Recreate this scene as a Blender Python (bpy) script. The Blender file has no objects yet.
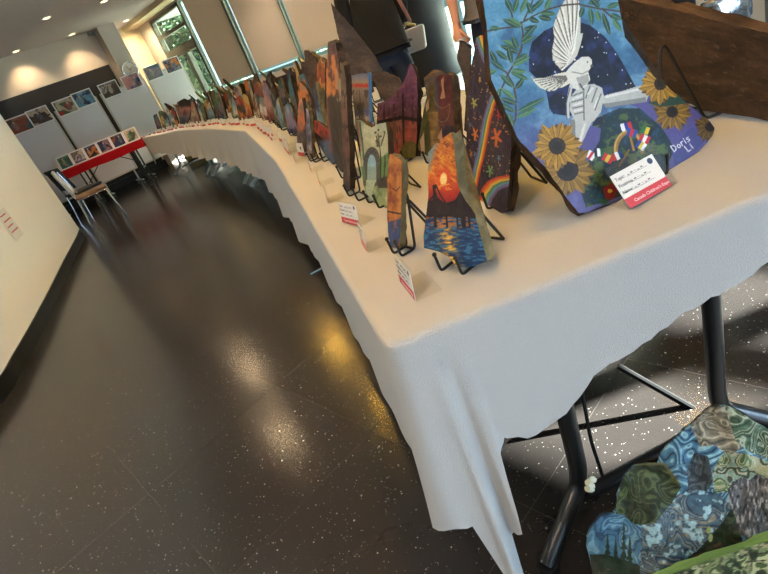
import bpy, bmesh, math, random
import numpy as np
from mathutils import Vector, Matrix

random.seed(7)
SC = bpy.context.scene
COL = SC.collection
R = math.radians

# ------------------------------------------------------------------ camera
F, PITCH, ROLL, EYE = 508.0, R(26.8), R(22.0), 1.17
FW = Vector((0, math.cos(PITCH), -math.sin(PITCH)))
_rt = Vector((1, 0, 0)); _up = _rt.cross(FW)
RT = math.cos(ROLL) * _rt - math.sin(ROLL) * _up
UP = math.sin(ROLL) * _rt + math.cos(ROLL) * _up
cam_data = bpy.data.cameras.new('camera')
cam_data.sensor_width = 36; cam_data.lens = F / 768 * 36
cam_data.clip_start = 0.02; cam_data.clip_end = 200
cam = bpy.data.objects.new('camera', cam_data); COL.objects.link(cam)
m = Matrix((RT, UP, -FW)).transposed().to_4x4(); m.translation = (0, 0, EYE)
cam.matrix_world = m
SC.camera = cam

# ------------------------------------------------------------------ view, sky, sun, daylight
SC.view_settings.view_transform = 'Standard'
SC.view_settings.look = 'None'
SC.view_settings.gamma = 1.0
SC.view_settings.use_curve_mapping = False
SC.view_settings.exposure = 0.25
AZ = R(36)                                   # the room is turned 36 degrees against the table end
DU = Vector((math.cos(AZ), math.sin(AZ), 0)) # along the back wall, towards the window wall
DV = Vector((-math.sin(AZ), math.cos(AZ), 0))# along the window wall, towards the back wall
def uv(u, v, z=0.0): return DU * u + DV * v + Vector((0, 0, z))

w = bpy.data.worlds.new('sky'); SC.world = w; w.use_nodes = True
bg = w.node_tree.nodes['Background']
bg.inputs[0].default_value = (0.60, 0.88, 1.0, 1); bg.inputs[1].default_value = 1.35

def lamp(name, kind, loc, energy, color, direction=None, **kw):
    l = bpy.data.lights.new(name, kind); l.energy = energy; l.color = color
    for k, v in kw.items(): setattr(l, k, v)
    o = bpy.data.objects.new(name, l); COL.objects.link(o); o.location = loc
    if direction is not None:
        o.rotation_euler = Vector(direction).to_track_quat('-Z', 'Y').to_euler()
    return o
SUN_EL = R(18)
sun_dir = Vector((-1, 0, 0)) * math.cos(SUN_EL) + Vector((0, 0, -math.sin(SUN_EL)))
lamp('sun', 'SUN', (9, 1, 6), 230.0, (1.0, 0.97, 0.9), sun_dir, angle=R(0.6))
# daylight through the glazing behind the photographer and along the window wall
lamp('daylight_behind', 'AREA', uv(1.2, -3.6, .95), 158, (0.50, 0.73, 1.0), DV + Vector((0, 0, -.12)), shape='RECTANGLE', size=3.6, size_y=1.1)
lamp('daylight_side', 'AREA', uv(5.1, 2.6, 1.3), 8, (0.74, 0.9, 1.0), -DU + Vector((0, 0, -.1)), shape='RECTANGLE', size=3.8, size_y=1.9)

# ------------------------------------------------------------------ pixel helpers (768 x 574 photograph)
def ray(x, y): return ((x - 384) * RT - (y - 287) * UP + F * FW) / F
def at(x, y, z):                              # the point at height z seen at a pixel
    d = ray(x, y); return d * ((z - EYE) / d.z) + Vector((0, 0, EYE))
def aty(x, y, Y):
    d = ray(x, y); return d * (Y / d.y) + Vector((0, 0, EYE))
def on_plane(x, y, p, n):
    d = ray(x, y); o = Vector((0, 0, EYE)); return o + d * ((p - o).dot(n) / d.dot(n))
def atv(x, y, v): return on_plane(x, y, DV * v, DV)
def atu(x, y, u): return on_plane(x, y, DU * u, DU)
FWn, RTn, UPn = (np.array(v) for v in (FW, RT, UP))
def to_px(P):                                 # N x 3 world points to photograph pixels
    V = P - np.array([0, 0, EYE]); k = V @ FWn
    return 384 + F * (V @ RTn) / k, 287 - F * (V @ UPn) / k

# ------------------------------------------------------------------ materials
def lin(c): return tuple((x / 12.92 if x <= .04045 else ((x + .055) / 1.055) ** 2.4) for x in c)
def rgba(c): return lin(c) + (1,)
MATS = {}
def mat(name, c, rough=.5, metal=0.0, bump=0.0, scale=60.0, c2=None, cscale=8.0, spec=.5, sheen=0.0, stretch=None, coat=0.0):
    if name in MATS: return MATS[name]
    M = bpy.data.materials.new(name); M.use_nodes = True; nt = M.node_tree
    b = nt.nodes['Principled BSDF']
    b.inputs['Base Color'].default_value = rgba(c); b.inputs['Roughness'].default_value = rough
    b.inputs['Metallic'].default_value = metal; b.inputs['Specular IOR Level'].default_value = spec
    if sheen: b.inputs['Sheen Weight'].default_value = sheen
    if coat: b.inputs['Coat Weight'].default_value = coat
    tc = nt.nodes.new('ShaderNodeTexCoord'); src = tc.outputs['Object']
    if stretch:
        mp = nt.nodes.new('ShaderNodeMapping'); mp.inputs['Scale'].default_value = stretch
        nt.links.new(src, mp.inputs[0]); src = mp.outputs[0]
    if c2 is not None:
        n = nt.nodes.new('ShaderNodeTexNoise'); n.inputs['Scale'].default_value = cscale; n.inputs['Detail'].default_value = 6
        r = nt.nodes.new('ShaderNodeValToRGB'); r.color_ramp.elements[0].color = rgba(c); r.color_ramp.elements[1].color = rgba(c2)
        r.color_ramp.elements[0].position = .35; r.color_ramp.elements[1].position = .68
        nt.links.new(src, n.inputs[0]); nt.links.new(n.outputs[0], r.inputs[0]); nt.links.new(r.outputs[0], b.inputs['Base Color'])
    if bump:
        n = nt.nodes.new('ShaderNodeTexNoise'); n.inputs['Scale'].default_value = scale; n.inputs['Detail'].default_value = 5
        bp = nt.nodes.new('ShaderNodeBump'); bp.inputs['Strength'].default_value = bump; bp.inputs['Distance'].default_value = .01
        nt.links.new(src, n.inputs[0]); nt.links.new(n.outputs[0], bp.inputs['Height']); nt.links.new(bp.outputs[0], b.inputs['Normal'])
    MATS[name] = M; return M
def emit(name, c, s):
    M = bpy.data.materials.new(name); M.use_nodes = True; nt = M.node_tree
    b = nt.nodes['Principled BSDF']; b.inputs['Base Color'].default_value = rgba(c)
    b.inputs['Emission Color'].default_value = rgba(c); b.inputs['Emission Strength'].default_value = s
    return M
def paint_mat():
    M = bpy.data.materials.new('acrylic_paint'); M.use_nodes = True; nt = M.node_tree
    b = nt.nodes['Principled BSDF']; a = nt.nodes.new('ShaderNodeAttribute'); a.attribute_name = 'paint'
    nt.links.new(a.outputs['Color'], b.inputs['Base Color']); b.inputs['Roughness'].default_value = .55
    b.inputs['Specular IOR Level'].default_value = .3
    tc = nt.nodes.new('ShaderNodeTexCoord')
    n = nt.nodes.new('ShaderNodeTexNoise'); n.inputs['Scale'].default_value = 160; n.inputs['Detail'].default_value = 4
    bp = nt.nodes.new('ShaderNodeBump'); bp.inputs['Strength'].default_value = .25; bp.inputs['Distance'].default_value = .004
    nt.links.new(tc.outputs['Object'], n.inputs[0]); nt.links.new(n.outputs[0], bp.inputs['Height']); nt.links.new(bp.outputs[0], b.inputs['Normal'])
    return M
def glass_mat(name, tint=(.92, .97, .97), fac=.08):
    M = bpy.data.materials.new(name); M.use_nodes = True; nt = M.node_tree; nt.nodes.clear()
    o = nt.nodes.new('ShaderNodeOutputMaterial'); t = nt.nodes.new('ShaderNodeBsdfTransparent'); g = nt.nodes.new('ShaderNodeBsdfGlossy')
    t.inputs[0].default_value = tint + (1,); g.inputs['Roughness'].default_value = .03
    mx = nt.nodes.new('ShaderNodeMixShader'); mx.inputs[0].default_value = fac
    nt.links.new(t.outputs[0], mx.inputs[1]); nt.links.new(g.outputs[0], mx.inputs[2]); nt.links.new(mx.outputs[0], o.inputs[0])
    return M
def floor_mat():
    M = bpy.data.materials.new('dark_terrazzo'); M.use_nodes = True; nt = M.node_tree; b = nt.nodes['Principled BSDF']
    tc = nt.nodes.new('ShaderNodeTexCoord')
    def node(t, **kw):
        n = nt.nodes.new(t)
        for k, v in kw.items(): n.inputs[k].default_value = v
        return n
    def math_(op, a, b2=None):
        n = nt.nodes.new('ShaderNodeMath'); n.operation = op
        for i, s in enumerate((a, b2)):
            if s is None: continue
            if isinstance(s, (int, float)): n.inputs[i].default_value = s
            else: nt.links.new(s, n.inputs[i])
        return n.outputs[0]
    specks = None
    for sc, th, keep in ((80, .17, .86), (34, .11, .88), (190, .22, .92)):
        v = node('ShaderNodeTexVoronoi', Scale=sc); nt.links.new(tc.outputs['Object'], v.inputs['Vector'])
        sep = nt.nodes.new('ShaderNodeSeparateColor'); nt.links.new(v.outputs['Color'], sep.inputs[0])
        s = math_('MULTIPLY', math_('LESS_THAN', v.outputs['Distance'], th), math_('GREATER_THAN', sep.outputs[0], keep))
        s = math_('MULTIPLY', s, math_('ADD', math_('MULTIPLY', sep.outputs[1], .8), .2))
        specks = s if specks is None else math_('MAXIMUM', specks, s)
    n = node('ShaderNodeTexNoise', Scale=3.0, Detail=6.0); nt.links.new(tc.outputs['Object'], n.inputs[0])
    r = nt.nodes.new('ShaderNodeValToRGB'); r.color_ramp.elements[0].color = rgba((.115, .104, .102)); r.color_ramp.elements[1].color = rgba((.165, .15, .143))
    nt.links.new(n.outputs[0], r.inputs[0])
    br = node('ShaderNodeTexBrick', Scale=1.0); br.offset = 0.0
    br.inputs['Mortar Size'].default_value = .0012; br.inputs['Brick Width'].default_value = .61; br.inputs['Row Height'].default_value = .61
    br.inputs['Color1'].default_value = br.inputs['Color2'].default_value = (0, 0, 0, 1); br.inputs['Mortar'].default_value = (1, 1, 1, 1)
    mp = nt.nodes.new('ShaderNodeMapping'); mp.inputs['Rotation'].default_value = (0, 0, -AZ)
    nt.links.new(tc.outputs['Object'], mp.inputs[0]); nt.links.new(mp.outputs[0], br.inputs['Vector'])
    mx = nt.nodes.new('ShaderNodeMix'); mx.data_type = 'RGBA'; mx.inputs[7].default_value = rgba((.66, .64, .6))
    nt.links.new(specks, mx.inputs[0]); nt.links.new(r.outputs[0], mx.inputs[6])
    m2 = nt.nodes.new('ShaderNodeMix'); m2.data_type = 'RGBA'; m2.inputs[7].default_value = rgba((.3, .28, .26))
    nt.links.new(math_('MULTIPLY', br.outputs['Color'], .5), m2.inputs[0]); nt.links.new(mx.outputs[2], m2.inputs[6])
    nt.links.new(m2.outputs[2], b.inputs['Base Color'])
    n2 = node('ShaderNodeTexNoise', Scale=1.6, Detail=8.0); nt.links.new(tc.outputs['Object'], n2.inputs[0])
    rr = nt.nodes.new('ShaderNodeMapRange'); rr.inputs[3].default_value = .16; rr.inputs[4].default_value = .23
    nt.links.new(n2.outputs[0], rr.inputs[0]); nt.links.new(rr.outputs[0], b.inputs['Roughness'])
    n3 = node('ShaderNodeTexNoise', Scale=70.0, Detail=3.0); nt.links.new(tc.outputs['Object'], n3.inputs[0])
    bp = nt.nodes.new('ShaderNodeBump'); bp.inputs['Strength'].default_value = .06; bp.inputs['Distance'].default_value = .004
    nt.links.new(n3.outputs[0], bp.inputs['Height']); nt.links.new(bp.outputs[0], b.inputs['Normal'])
    return M

M_PAINT = paint_mat()
M_CLOTH = mat('white_fleece', (.80, .79, .78), .95, bump=1.0, scale=520, sheen=.4, spec=.1)
M_RED = mat('red_cloth', (.62, .06, .10), .9, bump=.2, scale=150, spec=.15)
M_WIRE = mat('black_wire', (.035, .033, .033), .42, spec=.5)
M_BLACK = mat('black_metal', (.055, .058, .065), .3, spec=.6, bump=.03)
M_GREYM = mat('grey_metal', (.62, .64, .66), .35, metal=.7)
M_CHROME = mat('chrome', (.85, .87, .9), .1, metal=1.0)
M_STONE = mat('brown_slate', (.20, .15, .115), .88, bump=.9, scale=26, c2=(.33, .25, .185), cscale=11, spec=.2, stretch=(1, 1, 2.2))
M_STONE2 = mat('grey_slate', (.35, .30, .20), .9, bump=1.0, scale=60, c2=(.48, .42, .30), cscale=30, spec=.15)
M_STONE3 = mat('dark_slate', (.15, .115, .09), .9, bump=.9, scale=40, c2=(.26, .2, .15), cscale=16, spec=.15)
M_WALL = mat('cream_plaster', (.80, .75, .69), .85, bump=.05, scale=90)
M_WALLW = mat('white_gloss_wall', (.94, .93, .91), .38, bump=.015, scale=8)
M_COLUMN = mat('grey_column_paint', (.68, .64, .60), .8)
M_ALCOVE = mat('yellow_cream_plaster', (.83, .75, .60), .8)
M_CEIL = mat('ceiling_paint', (.74, .68, .66), .9)
M_PANEL = mat('dark_brown_panel', (.10, .08, .07), .55, c2=(.13, .105, .09), cscale=3)
M_BASE = mat('black_vinyl', (.05, .05, .052), .3)
M_BOARD = mat('whiteboard', (.84, .82, .83), .2, spec=.6)
M_ALU = mat('aluminium', (.72, .73, .72), .35, metal=.8)
M_FRAME = mat('window_frame', (.33, .34, .30), .45, metal=.3)
M_RAILF = mat('pale_blue_frame', (.62, .80, .86), .35, metal=.2)
def blind_mat():
    M = bpy.data.materials.new('blind_fabric'); M.use_nodes = True; nt = M.node_tree; b = nt.nodes['Principled BSDF']
    b.inputs['Base Color'].default_value = rgba((.76, .70, .645)); b.inputs['Roughness'].default_value = .9
    t = nt.nodes.new('ShaderNodeBsdfTranslucent'); t.inputs[0].default_value = rgba((.74, .66, .60)); mx = nt.nodes.new('ShaderNodeMixShader'); mx.inputs[0].default_value = .35
    nt.links.new(b.outputs[0], mx.inputs[1]); nt.links.new(t.outputs[0], mx.inputs[2]); nt.links.new(mx.outputs[0], nt.nodes['Material Output'].inputs[0]); return M
M_BLIND = blind_mat()
M_GLASS = glass_mat('window_glass')
M_ACRY = glass_mat('clear_acrylic', (.97, .97, .96), .035)
M_CARD = mat('white_card', (.88, .87, .86), .6)
M_CARDRED = mat('red_print', (.80, .22, .27), .6)
M_INK = mat('black_ink', (.10, .10, .16), .7)
M_GREYINK = mat('grey_ink', (.42, .42, .46), .7)
M_WHITEINK = mat('white_ink', (.93, .88, .88), .6)
M_BLUEINK = mat('blue_emblem', (.16, .24, .40), .6)
M_LAMP = emit('warm_lamp', (1.0, .90, .60), 12.0)
M_WHITE = mat('white_plastic', (.86, .86, .85), .4)

# ------------------------------------------------------------------ mesh helpers
def link(name, me, mats, parent=None):
    o = bpy.data.objects.new(name, me); COL.objects.link(o)
    if not isinstance(mats, (list, tuple)): mats = [mats]
    for mm in mats: me.materials.append(mm)
    if parent is not None: o.parent = parent
    return o
def obj(name, bm, mats, parent=None, smooth=False):
    bmesh.ops.recalc_face_normals(bm, faces=bm.faces[:])
    me = bpy.data.meshes.new(name); bm.to_mesh(me); bm.free()
    if smooth:
        me.polygons.foreach_set('use_smooth', [True] * len(me.polygons))
        try: me.set_sharp_from_angle(angle=R(42))
        except Exception: pass
    return link(name, me, mats, parent)
def tag(o, label, cat, group=None):
    o['label'] = label; o['category'] = cat
    if group: o['group'] = group
    return o
def thing(name, label, cat, loc=(0, 0, 0), rz=0.0, group=None):
    o = bpy.data.objects.new(name, None); COL.objects.link(o); o.location = loc; o.rotation_euler = (0, 0, rz)
    o.empty_display_size = .05
    return tag(o, label, cat, group)
def struct(name, bm, mats, smooth=False):
    o = obj(name, bm, mats, None, smooth); o['kind'] = 'structure'; return o
def dup(root, loc, rz, label, group=None):
    r = root.copy(); COL.objects.link(r); r.location = loc; r.rotation_euler = (0, 0, rz); r['label'] = label
    if group: r['group'] = group
    for ch in list(root.children):
        c = ch.copy(); COL.objects.link(c); c.parent = r
        for g in list(ch.children):
            d = g.copy(); COL.objects.link(d); d.parent = c
    return r
def box(bm, lo, hi, M=None, mi=0, bev=0.0):
    b2 = bmesh.new()
    vs = [b2.verts.new((x, y, z)) for x in (lo[0], hi[0]) for y in (lo[1], hi[1]) for z in (lo[2], hi[2])]
    for f in ((0, 1, 3, 2), (4, 6, 7, 5), (0, 4, 5, 1), (2, 3, 7, 6), (0, 2, 6, 4), (1, 5, 7, 3)):
        b2.faces.new([vs[i] for i in f])
    if bev: bmesh.ops.bevel(b2, geom=b2.edges[:], offset=bev, segments=2, affect='EDGES', profile=.5)
    merge(bm, b2, M, mi); return bm
def merge(bm, b2, M=None, mi=0):
    mp = {}
    for v in b2.verts: mp[v] = bm.verts.new(M @ v.co if M is not None else v.co)
    for f in b2.faces:
        try:
            nf = bm.faces.new([mp[v] for v in f.verts]); nf.material_index = mi; nf.smooth = f.smooth
        except ValueError: pass
    b2.free()
def frameM(o, x, y, z):
    M = Matrix((x, y, z)).transposed().to_4x4(); M.translation = o; return M
def tube(bm, pts, r, seg=8, closed=False, mi=0, flat=1.0):
    pts = [Vector(p) for p in pts]; n = len(pts); rings = []
    rr = r if isinstance(r, (list, tuple)) else [r] * n
    up = None
    for i, p in enumerate(pts):
        if closed: t = pts[(i + 1) % n] - pts[i - 1]
        else: t = pts[min(i + 1, n - 1)] - pts[max(i - 1, 0)]
        t = t.normalized()
        if up is None:
            a = Vector((0, 0, 1)) if abs(t.z) < .9 else Vector((1, 0, 0))
            up = t.cross(a).normalized()
        up = (up - t * up.dot(t)).normalized(); sd = t.cross(up)
        rings.append([bm.verts.new(p + (up * math.cos(k / seg * 2 * math.pi) + sd * flat * math.sin(k / seg * 2 * math.pi)) * rr[i]) for k in range(seg)])
    for i in range(n if closed else n - 1):
        a, b = rings[i], rings[(i + 1) % n]
        for k in range(seg):
            f = bm.faces.new((a[k], a[(k + 1) % seg], b[(k + 1) % seg], b[k])); f.material_index = mi; f.smooth = True
    if not closed:
        f = bm.faces.new(rings[0][::-1]); f.material_index = mi
        f = bm.faces.new(rings[-1]); f.material_index = mi
    return bm
def bend(pts, rad=.02, n=5):                  # round the corners of a polyline
    pts = [Vector(p) for p in pts]; out = [pts[0]]
    for i in range(1, len(pts) - 1):
        a, b, c = pts[i - 1], pts[i], pts[i + 1]
        d1 = (a - b); d2 = (c - b); k = min(rad, d1.length * .45, d2.length * .45)
        p1 = b + d1.normalized() * k; p2 = b + d2.normalized() * k
        for j in range(n + 1):
            t = j / n; out.append(p1 * (1 - t) ** 2 + b * 2 * t * (1 - t) + p2 * t * t)
    out.append(pts[-1]); return out
def disc(bm, c, r, z0, z1, seg=24, mi=0, r2=None):
    r2 = r if r2 is None else r2
    a = [bm.verts.new((c[0] + r * math.cos(k / seg * 2 * math.pi), c[1] + r * math.sin(k / seg * 2 * math.pi), z0)) for k in range(seg)]
    b = [bm.verts.new((c[0] + r2 * math.cos(k / seg * 2 * math.pi), c[1] + r2 * math.sin(k / seg * 2 * math.pi), z1)) for k in range(seg)]
    for k in range(seg):
        f = bm.faces.new((a[k], a[(k + 1) % seg], b[(k + 1) % seg], b[k])); f.material_index = mi
    for f in (bm.faces.new(a[::-1]), bm.faces.new(b)): f.material_index = mi
    return bm
def text_mesh(s, size, M, bm, mi=0, align='LEFT'):
    cu = bpy.data.curves.new('lettering', 'FONT'); cu.body = s; cu.size = size; cu.align_x = align; cu.resolution_u = 2; cu.extrude = size * .015
    o = bpy.data.objects.new('lettering', cu); COL.objects.link(o)
    dg = bpy.context.evaluated_depsgraph_get(); me = bpy.data.meshes.new_from_object(o.evaluated_get(dg))
    b2 = bmesh.new(); b2.from_mesh(me); merge(bm, b2, M, mi)
    bpy.data.objects.remove(o); bpy.data.meshes.remove(me); bpy.data.curves.remove(cu)

# ------------------------------------------------------------------ noise and painting on numpy arrays
def vnoise(x, y, seed=0):
    xi = np.floor(x).astype(np.int64); yi = np.floor(y).astype(np.int64); xf = x - xi; yf = y - yi
    def h(a, b):
        n = (a * 374761393 + b * 668265263 + seed * 974634777) & 0x7fffffff
        n = ((n ^ (n >> 13)) * 1274126177) & 0x7fffffff
        return ((n ^ (n >> 16)) & 0xffff) / 65535.0
    u = xf * xf * (3 - 2 * xf); v = yf * yf * (3 - 2 * yf)
    return (h(xi, yi) * (1 - u) + h(xi + 1, yi) * u) * (1 - v) + (h(xi, yi + 1) * (1 - u) + h(xi + 1, yi + 1) * u) * v
def fbm(x, y, seed=0, o=4):
    s = 0; a = .5; t = 0
    for i in range(o):
        s = s + a * vnoise(x * 2 ** i, y * 2 ** i, seed + i * 17); t += a; a *= .5
    return s / t
class Canvas:                                 # colours at a set of sample points (x, y); later strokes cover earlier ones
    def __init__(s, X, Y, base, seed=1):
        s.X, s.Y, s.seed = X, Y, seed
        s.C = np.tile(np.array(base, float), (len(X), 1))
    def put(s, mask, col, a=1.0):
        m_ = np.clip(np.asarray(mask, float) * a, 0, 1)[:, None]; s.C = s.C * (1 - m_) + np.asarray(col, float) * m_
    def inside(s, poly):
        X, Y = s.X, s.Y; r = np.zeros(len(X), bool); n = len(poly)
        for i in range(n):
            x0, y0 = poly[i]; x1, y1 = poly[(i + 1) % n]
            if y0 == y1: continue
            c = ((y0 > Y) != (y1 > Y)) & (X < (x1 - x0) * (Y - y0) / (y1 - y0) + x0); r ^= c
        return r
    def poly(s, p, col, a=1.0): s.put(s.inside(p), col, a)
    def dist(s, pts):
        d = np.full(len(s.X), 1e9)
        for (x0, y0), (x1, y1) in zip(pts, pts[1:]):
            dx, dy = x1 - x0, y1 - y0; L = dx * dx + dy * dy + 1e-9
            t = np.clip(((s.X - x0) * dx + (s.Y - y0) * dy) / L, 0, 1)
            d = np.minimum(d, np.hypot(s.X - x0 - t * dx, s.Y - y0 - t * dy))
        return d
    def stroke(s, pts, wd, col, a=1.0, soft=.3): s.put(np.clip((wd / 2 - s.dist(pts)) / soft + .5, 0, 1), col, a)
    def ell(s, c, rx, ry, col, rot=0.0, a=1.0, soft=.0):
        ca, sa = math.cos(rot), math.sin(rot); dx, dy = s.X - c[0], s.Y - c[1]
        q = np.hypot((dx * ca + dy * sa) / rx, (-dx * sa + dy * ca) / ry)
        s.put((q < 1) if soft == 0 else np.clip((1 - q) / soft, 0, 1), col, a)
    def leaf(s, a, b, wd, col, vein=None):
        dx, dy = b[0] - a[0], b[1] - a[1]; L = math.hypot(dx, dy)
        t = ((s.X - a[0]) * dx + (s.Y - a[1]) * dy) / L / L
        q = ((s.X - a[0]) * -dy + (s.Y - a[1]) * dx) / L
        hw = wd / 2 * np.sin(np.pi * np.clip(t, 0, 1)) ** .8
        ins = (t > 0) & (t < 1) & (np.abs(q) < hw)
        s.put(ins, col)
        s.put(ins & (q > 0), np.clip(np.array(col) * 1.25 + .02, 0, 1), .7)
        if vein is not None: s.put(ins & (np.abs(q) < .35), vein, .8)
    def grad(s, stops, axis='y'):
        t = s.Y if axis == 'y' else s.X
        xs = [q[0] for q in stops]
        s.C = np.stack([np.interp(t, xs, [q[1][k] for q in stops]) for k in range(3)], 1)
    def mottle(s, sc, amt, mask=None, seed=3):
        n = (fbm(s.X * sc, s.Y * sc, seed) - .5) * 2 * amt
        if mask is not None: n = n * mask
        s.C = np.clip(s.C * (1 + n[:, None]), 0, 1)
    def bands(s, mask, pal, sc, warp=2.0, seed=5, k=7.0, line=None):
        wx = fbm(s.X * sc, s.Y * sc, seed, 2); wy = fbm(s.X * sc + 31, s.Y * sc + 7, seed + 3, 2)
        v = fbm(s.X * sc + warp * wx, s.Y * sc + warp * wy, seed + 9, 2) * k
        idx = np.floor(v).astype(int) % len(pal)
        s.put(mask, np.array(pal)[idx], 1.0)
        if line is not None: s.put(mask & (np.abs(v - np.round(v)) < .10), line, .85)
def swirl(c, mask, c0, c1, sc, k, seed, dark, light, warp=2.6):
    wx = fbm(c.X * sc, c.Y * sc, seed, 2); wy = fbm(c.X * sc + 31, c.Y * sc + 7, seed + 3, 2)
    v = fbm(c.X * sc + warp * wx, c.Y * sc * 1.2 + warp * wy, seed + 9, 2) * k; f = v - np.floor(v); g0 = np.abs(f - .5) * 2
    c.put(mask, np.array(c0) + (np.array(c1) - np.array(c0)) * g0[:, None] ** 1.3)
    c.put(mask & (g0 < .13), dark, .9); c.put(mask & (g0 > .80), light, .8); c.mottle(.25, .14, mask, seed)
def set_paint(me, rgb):
    c = np.clip(rgb, 0, 1); g_ = c.mean(1, keepdims=True); c = np.clip((g_ + (c - g_) * .88) * .90, 0, 1); l = np.where(c <= .04045, c / 12.92, ((c + .055) / 1.055) ** 2.4)
    a = me.color_attributes.new('paint', 'FLOAT_COLOR', 'POINT')
    a.data.foreach_set('color', np.concatenate([l, np.ones((len(l), 1))], 1).astype(np.float32).ravel())
# ------------------------------------------------------------------ the room
U_WIN, V_BACK, CEIL = 5.25, 11.2, 2.68
BUV = Matrix((DU, DV, Vector((0, 0, 1)))).transposed().to_4x4()      # (u, v, z) -> world
bm = bmesh.new(); box(bm, (-5.0, -3.9, -.1), (5.4, 12.3, 0), BUV); struct('floor', bm, floor_mat())
bm = bmesh.new(); box(bm, (-5.0, -3.9, CEIL), (5.4, 12.3, CEIL + .12), BUV); struct('ceiling', bm, M_CEIL)
bm = bmesh.new(); box(bm, (-5.0, V_BACK, 0), (4.2, V_BACK + .12, CEIL), BUV); struct('wall_back', bm, M_WALL)
bm = bmesh.new(); box(bm, (4.08, 10.92, 0), (4.42, V_BACK + .8, CEIL), BUV, bev=.004); struct('column', bm, M_COLUMN)
bm = bmesh.new(); box(bm, (4.2, 11.95, 0), (5.4, 12.07, CEIL), BUV); struct('wall_alcove', bm, M_ALCOVE)
bm = bmesh.new(); box(bm, (-1.0, V_BACK - .03, .12), (4.03, V_BACK - .001, 2.08), BUV); struct('trim_1', bm, M_PANEL)
bm = bmesh.new(); box(bm, (-5.0, V_BACK - .045, 0), (4.08, V_BACK - .001, .12), BUV); struct('baseboard_back', bm, M_BASE)
bm = bmesh.new(); box(bm, (4.93, -3.8, 2.6), (U_WIN, 11.95, CEIL), BUV); struct('trim_2', bm, M_ALCOVE)

# window wall: solid pieces (v0, v1, z0, z1) round the openings
bm = bmesh.new()
for v0, v1, z0, z1 in ((-3.9, 11.95, 2.58, CEIL), (5.0, 9.85, 0, .92), (11.34, 11.95, 0, 2.58), (-2.05, 1.5, 0, 2.58), (-3.9, -3.72, 0, 2.58),
                       (-3.72, -2.05, 0, 1.36), (-3.72, -2.05, 1.87, 2.58), (1.5, 2.9, 0, .8), (4.95, 5.06, 0, 2.58), (9.82, 9.9, 0, .92)):
    box(bm, (U_WIN, v0, z0), (U_WIN + .14, v1, z1), BUV)
struct('wall_right', bm, mat('window_wall_paint', (.74, .70, .64), .85))
bm = bmesh.new(); box(bm, (U_WIN - .012, 5.0, .02), (U_WIN - .001, 9.85, .84), BUV); struct('trim_3', bm, mat('dark_maroon_panel', (.17, .09, .10), .5))

def window(idx, v0, v1, z0, z1, fm, mull=(), rails=(), fw=.05, depth=.08):
    root = bpy.data.objects.new('window_%d' % idx, None); COL.objects.link(root); root['kind'] = 'structure'
    root.location = uv(U_WIN, v0, z0); inv = Matrix.Translation(-root.location) @ BUV
    b = bmesh.new(); a, c = U_WIN + .005, U_WIN + depth
    box(b, (a, v0, z0), (c, v0 + fw, z1), inv); box(b, (a, v1 - fw, z0), (c, v1, z1), inv)
    box(b, (a, v0 + fw, z0), (c, v1 - fw, z0 + fw), inv); box(b, (a, v0 + fw, z1 - fw), (c, v1 - fw, z1), inv)
    obj('frame', b, fm, root)
    for q, wd in mull:
        b = bmesh.new(); box(b, (a - .02, q - wd / 2, z0 + fw), (c, q + wd / 2, z1 - fw), inv); obj('mullion', b, fm, root)
    for q, wd in rails:
        b = bmesh.new(); box(b, (a - .01, v0 + fw, q - wd / 2), (c - .005, v1 - fw, q + wd / 2), inv); obj('transom', b, fm, root)
    b = bmesh.new(); box(b, (U_WIN + .045, v0 + fw, z0 + fw), (U_WIN + .051, v1 - fw, z1 - fw), inv); obj('pane', b, M_GLASS, root)
    return root
window(1, 9.9, 11.32, .05, 2.57, M_FRAME, mull=(), rails=((2.22, .06), (1.86, .17)), fw=.06)
bm = bmesh.new(); box(bm, (U_WIN - .015, 10.36, .1), (U_WIN + .08, 10.49, 1.78), BUV); struct('trim_6', bm, M_FRAME)
window(2, 8.42, 9.82, .925, 2.57, M_RAILF, fw=.05)
window(3, 6.96, 8.34, .925, 2.57, M_RAILF, fw=.05)
window(4, 5.06, 6.93, .925, 2.57, M_RAILF, fw=.05)
window(5, 2.92, 4.94, .02, 2.57, M_RAILF, mull=((3.93, .12), (3.6, .04)), rails=((1.0, .08), (1.16, .05), (.28, .1)), fw=.07)
window(6, 1.52, 2.88, .82, 2.57, M_RAILF, fw=.06)
window(7, -3.71, -2.06, 1.37, 1.86, M_RAILF, mull=((-3.32, .10), (-2.86, .12), (-2.42, .08)), rails=((1.60, .06),), fw=.03)
for i, (v, wd) in enumerate(((8.34, .075), (6.93, .028))):
    bm = bmesh.new(); box(bm, (U_WIN - .05, v, .84), (U_WIN + .06, v + wd, 2.6), BUV)
    struct('trim_%d' % (4 + i), bm, M_FRAME)
# roller blinds, each with its bottom bar and cassette
for v0, v1, zb, lab in ((8.40, 9.62, 1.0, 'beige roller blind nearest the uncovered corner window'),
                        (6.97, 8.215, 1.0, 'beige roller blind in the middle of the window wall'),
                        (5.08, 6.84, 1.0, 'beige roller blind behind the person in black')):
    t = thing('roller_blind', lab, 'blind', uv(U_WIN - .03, (v0 + v1) / 2, zb), AZ, 'roller blinds on the window wall')
    hw = (v1 - v0) / 2; H = 2.56 - zb
    b = bmesh.new(); box(b, (-.006, -hw, .02), (.0, hw, H), None); obj('fabric', b, M_BLIND, t)
    b = bmesh.new(); box(b, (-.014, -hw, 0), (.008, hw, .028), None, bev=.004); obj('bottom_bar', b, M_RAILF, t)
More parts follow.
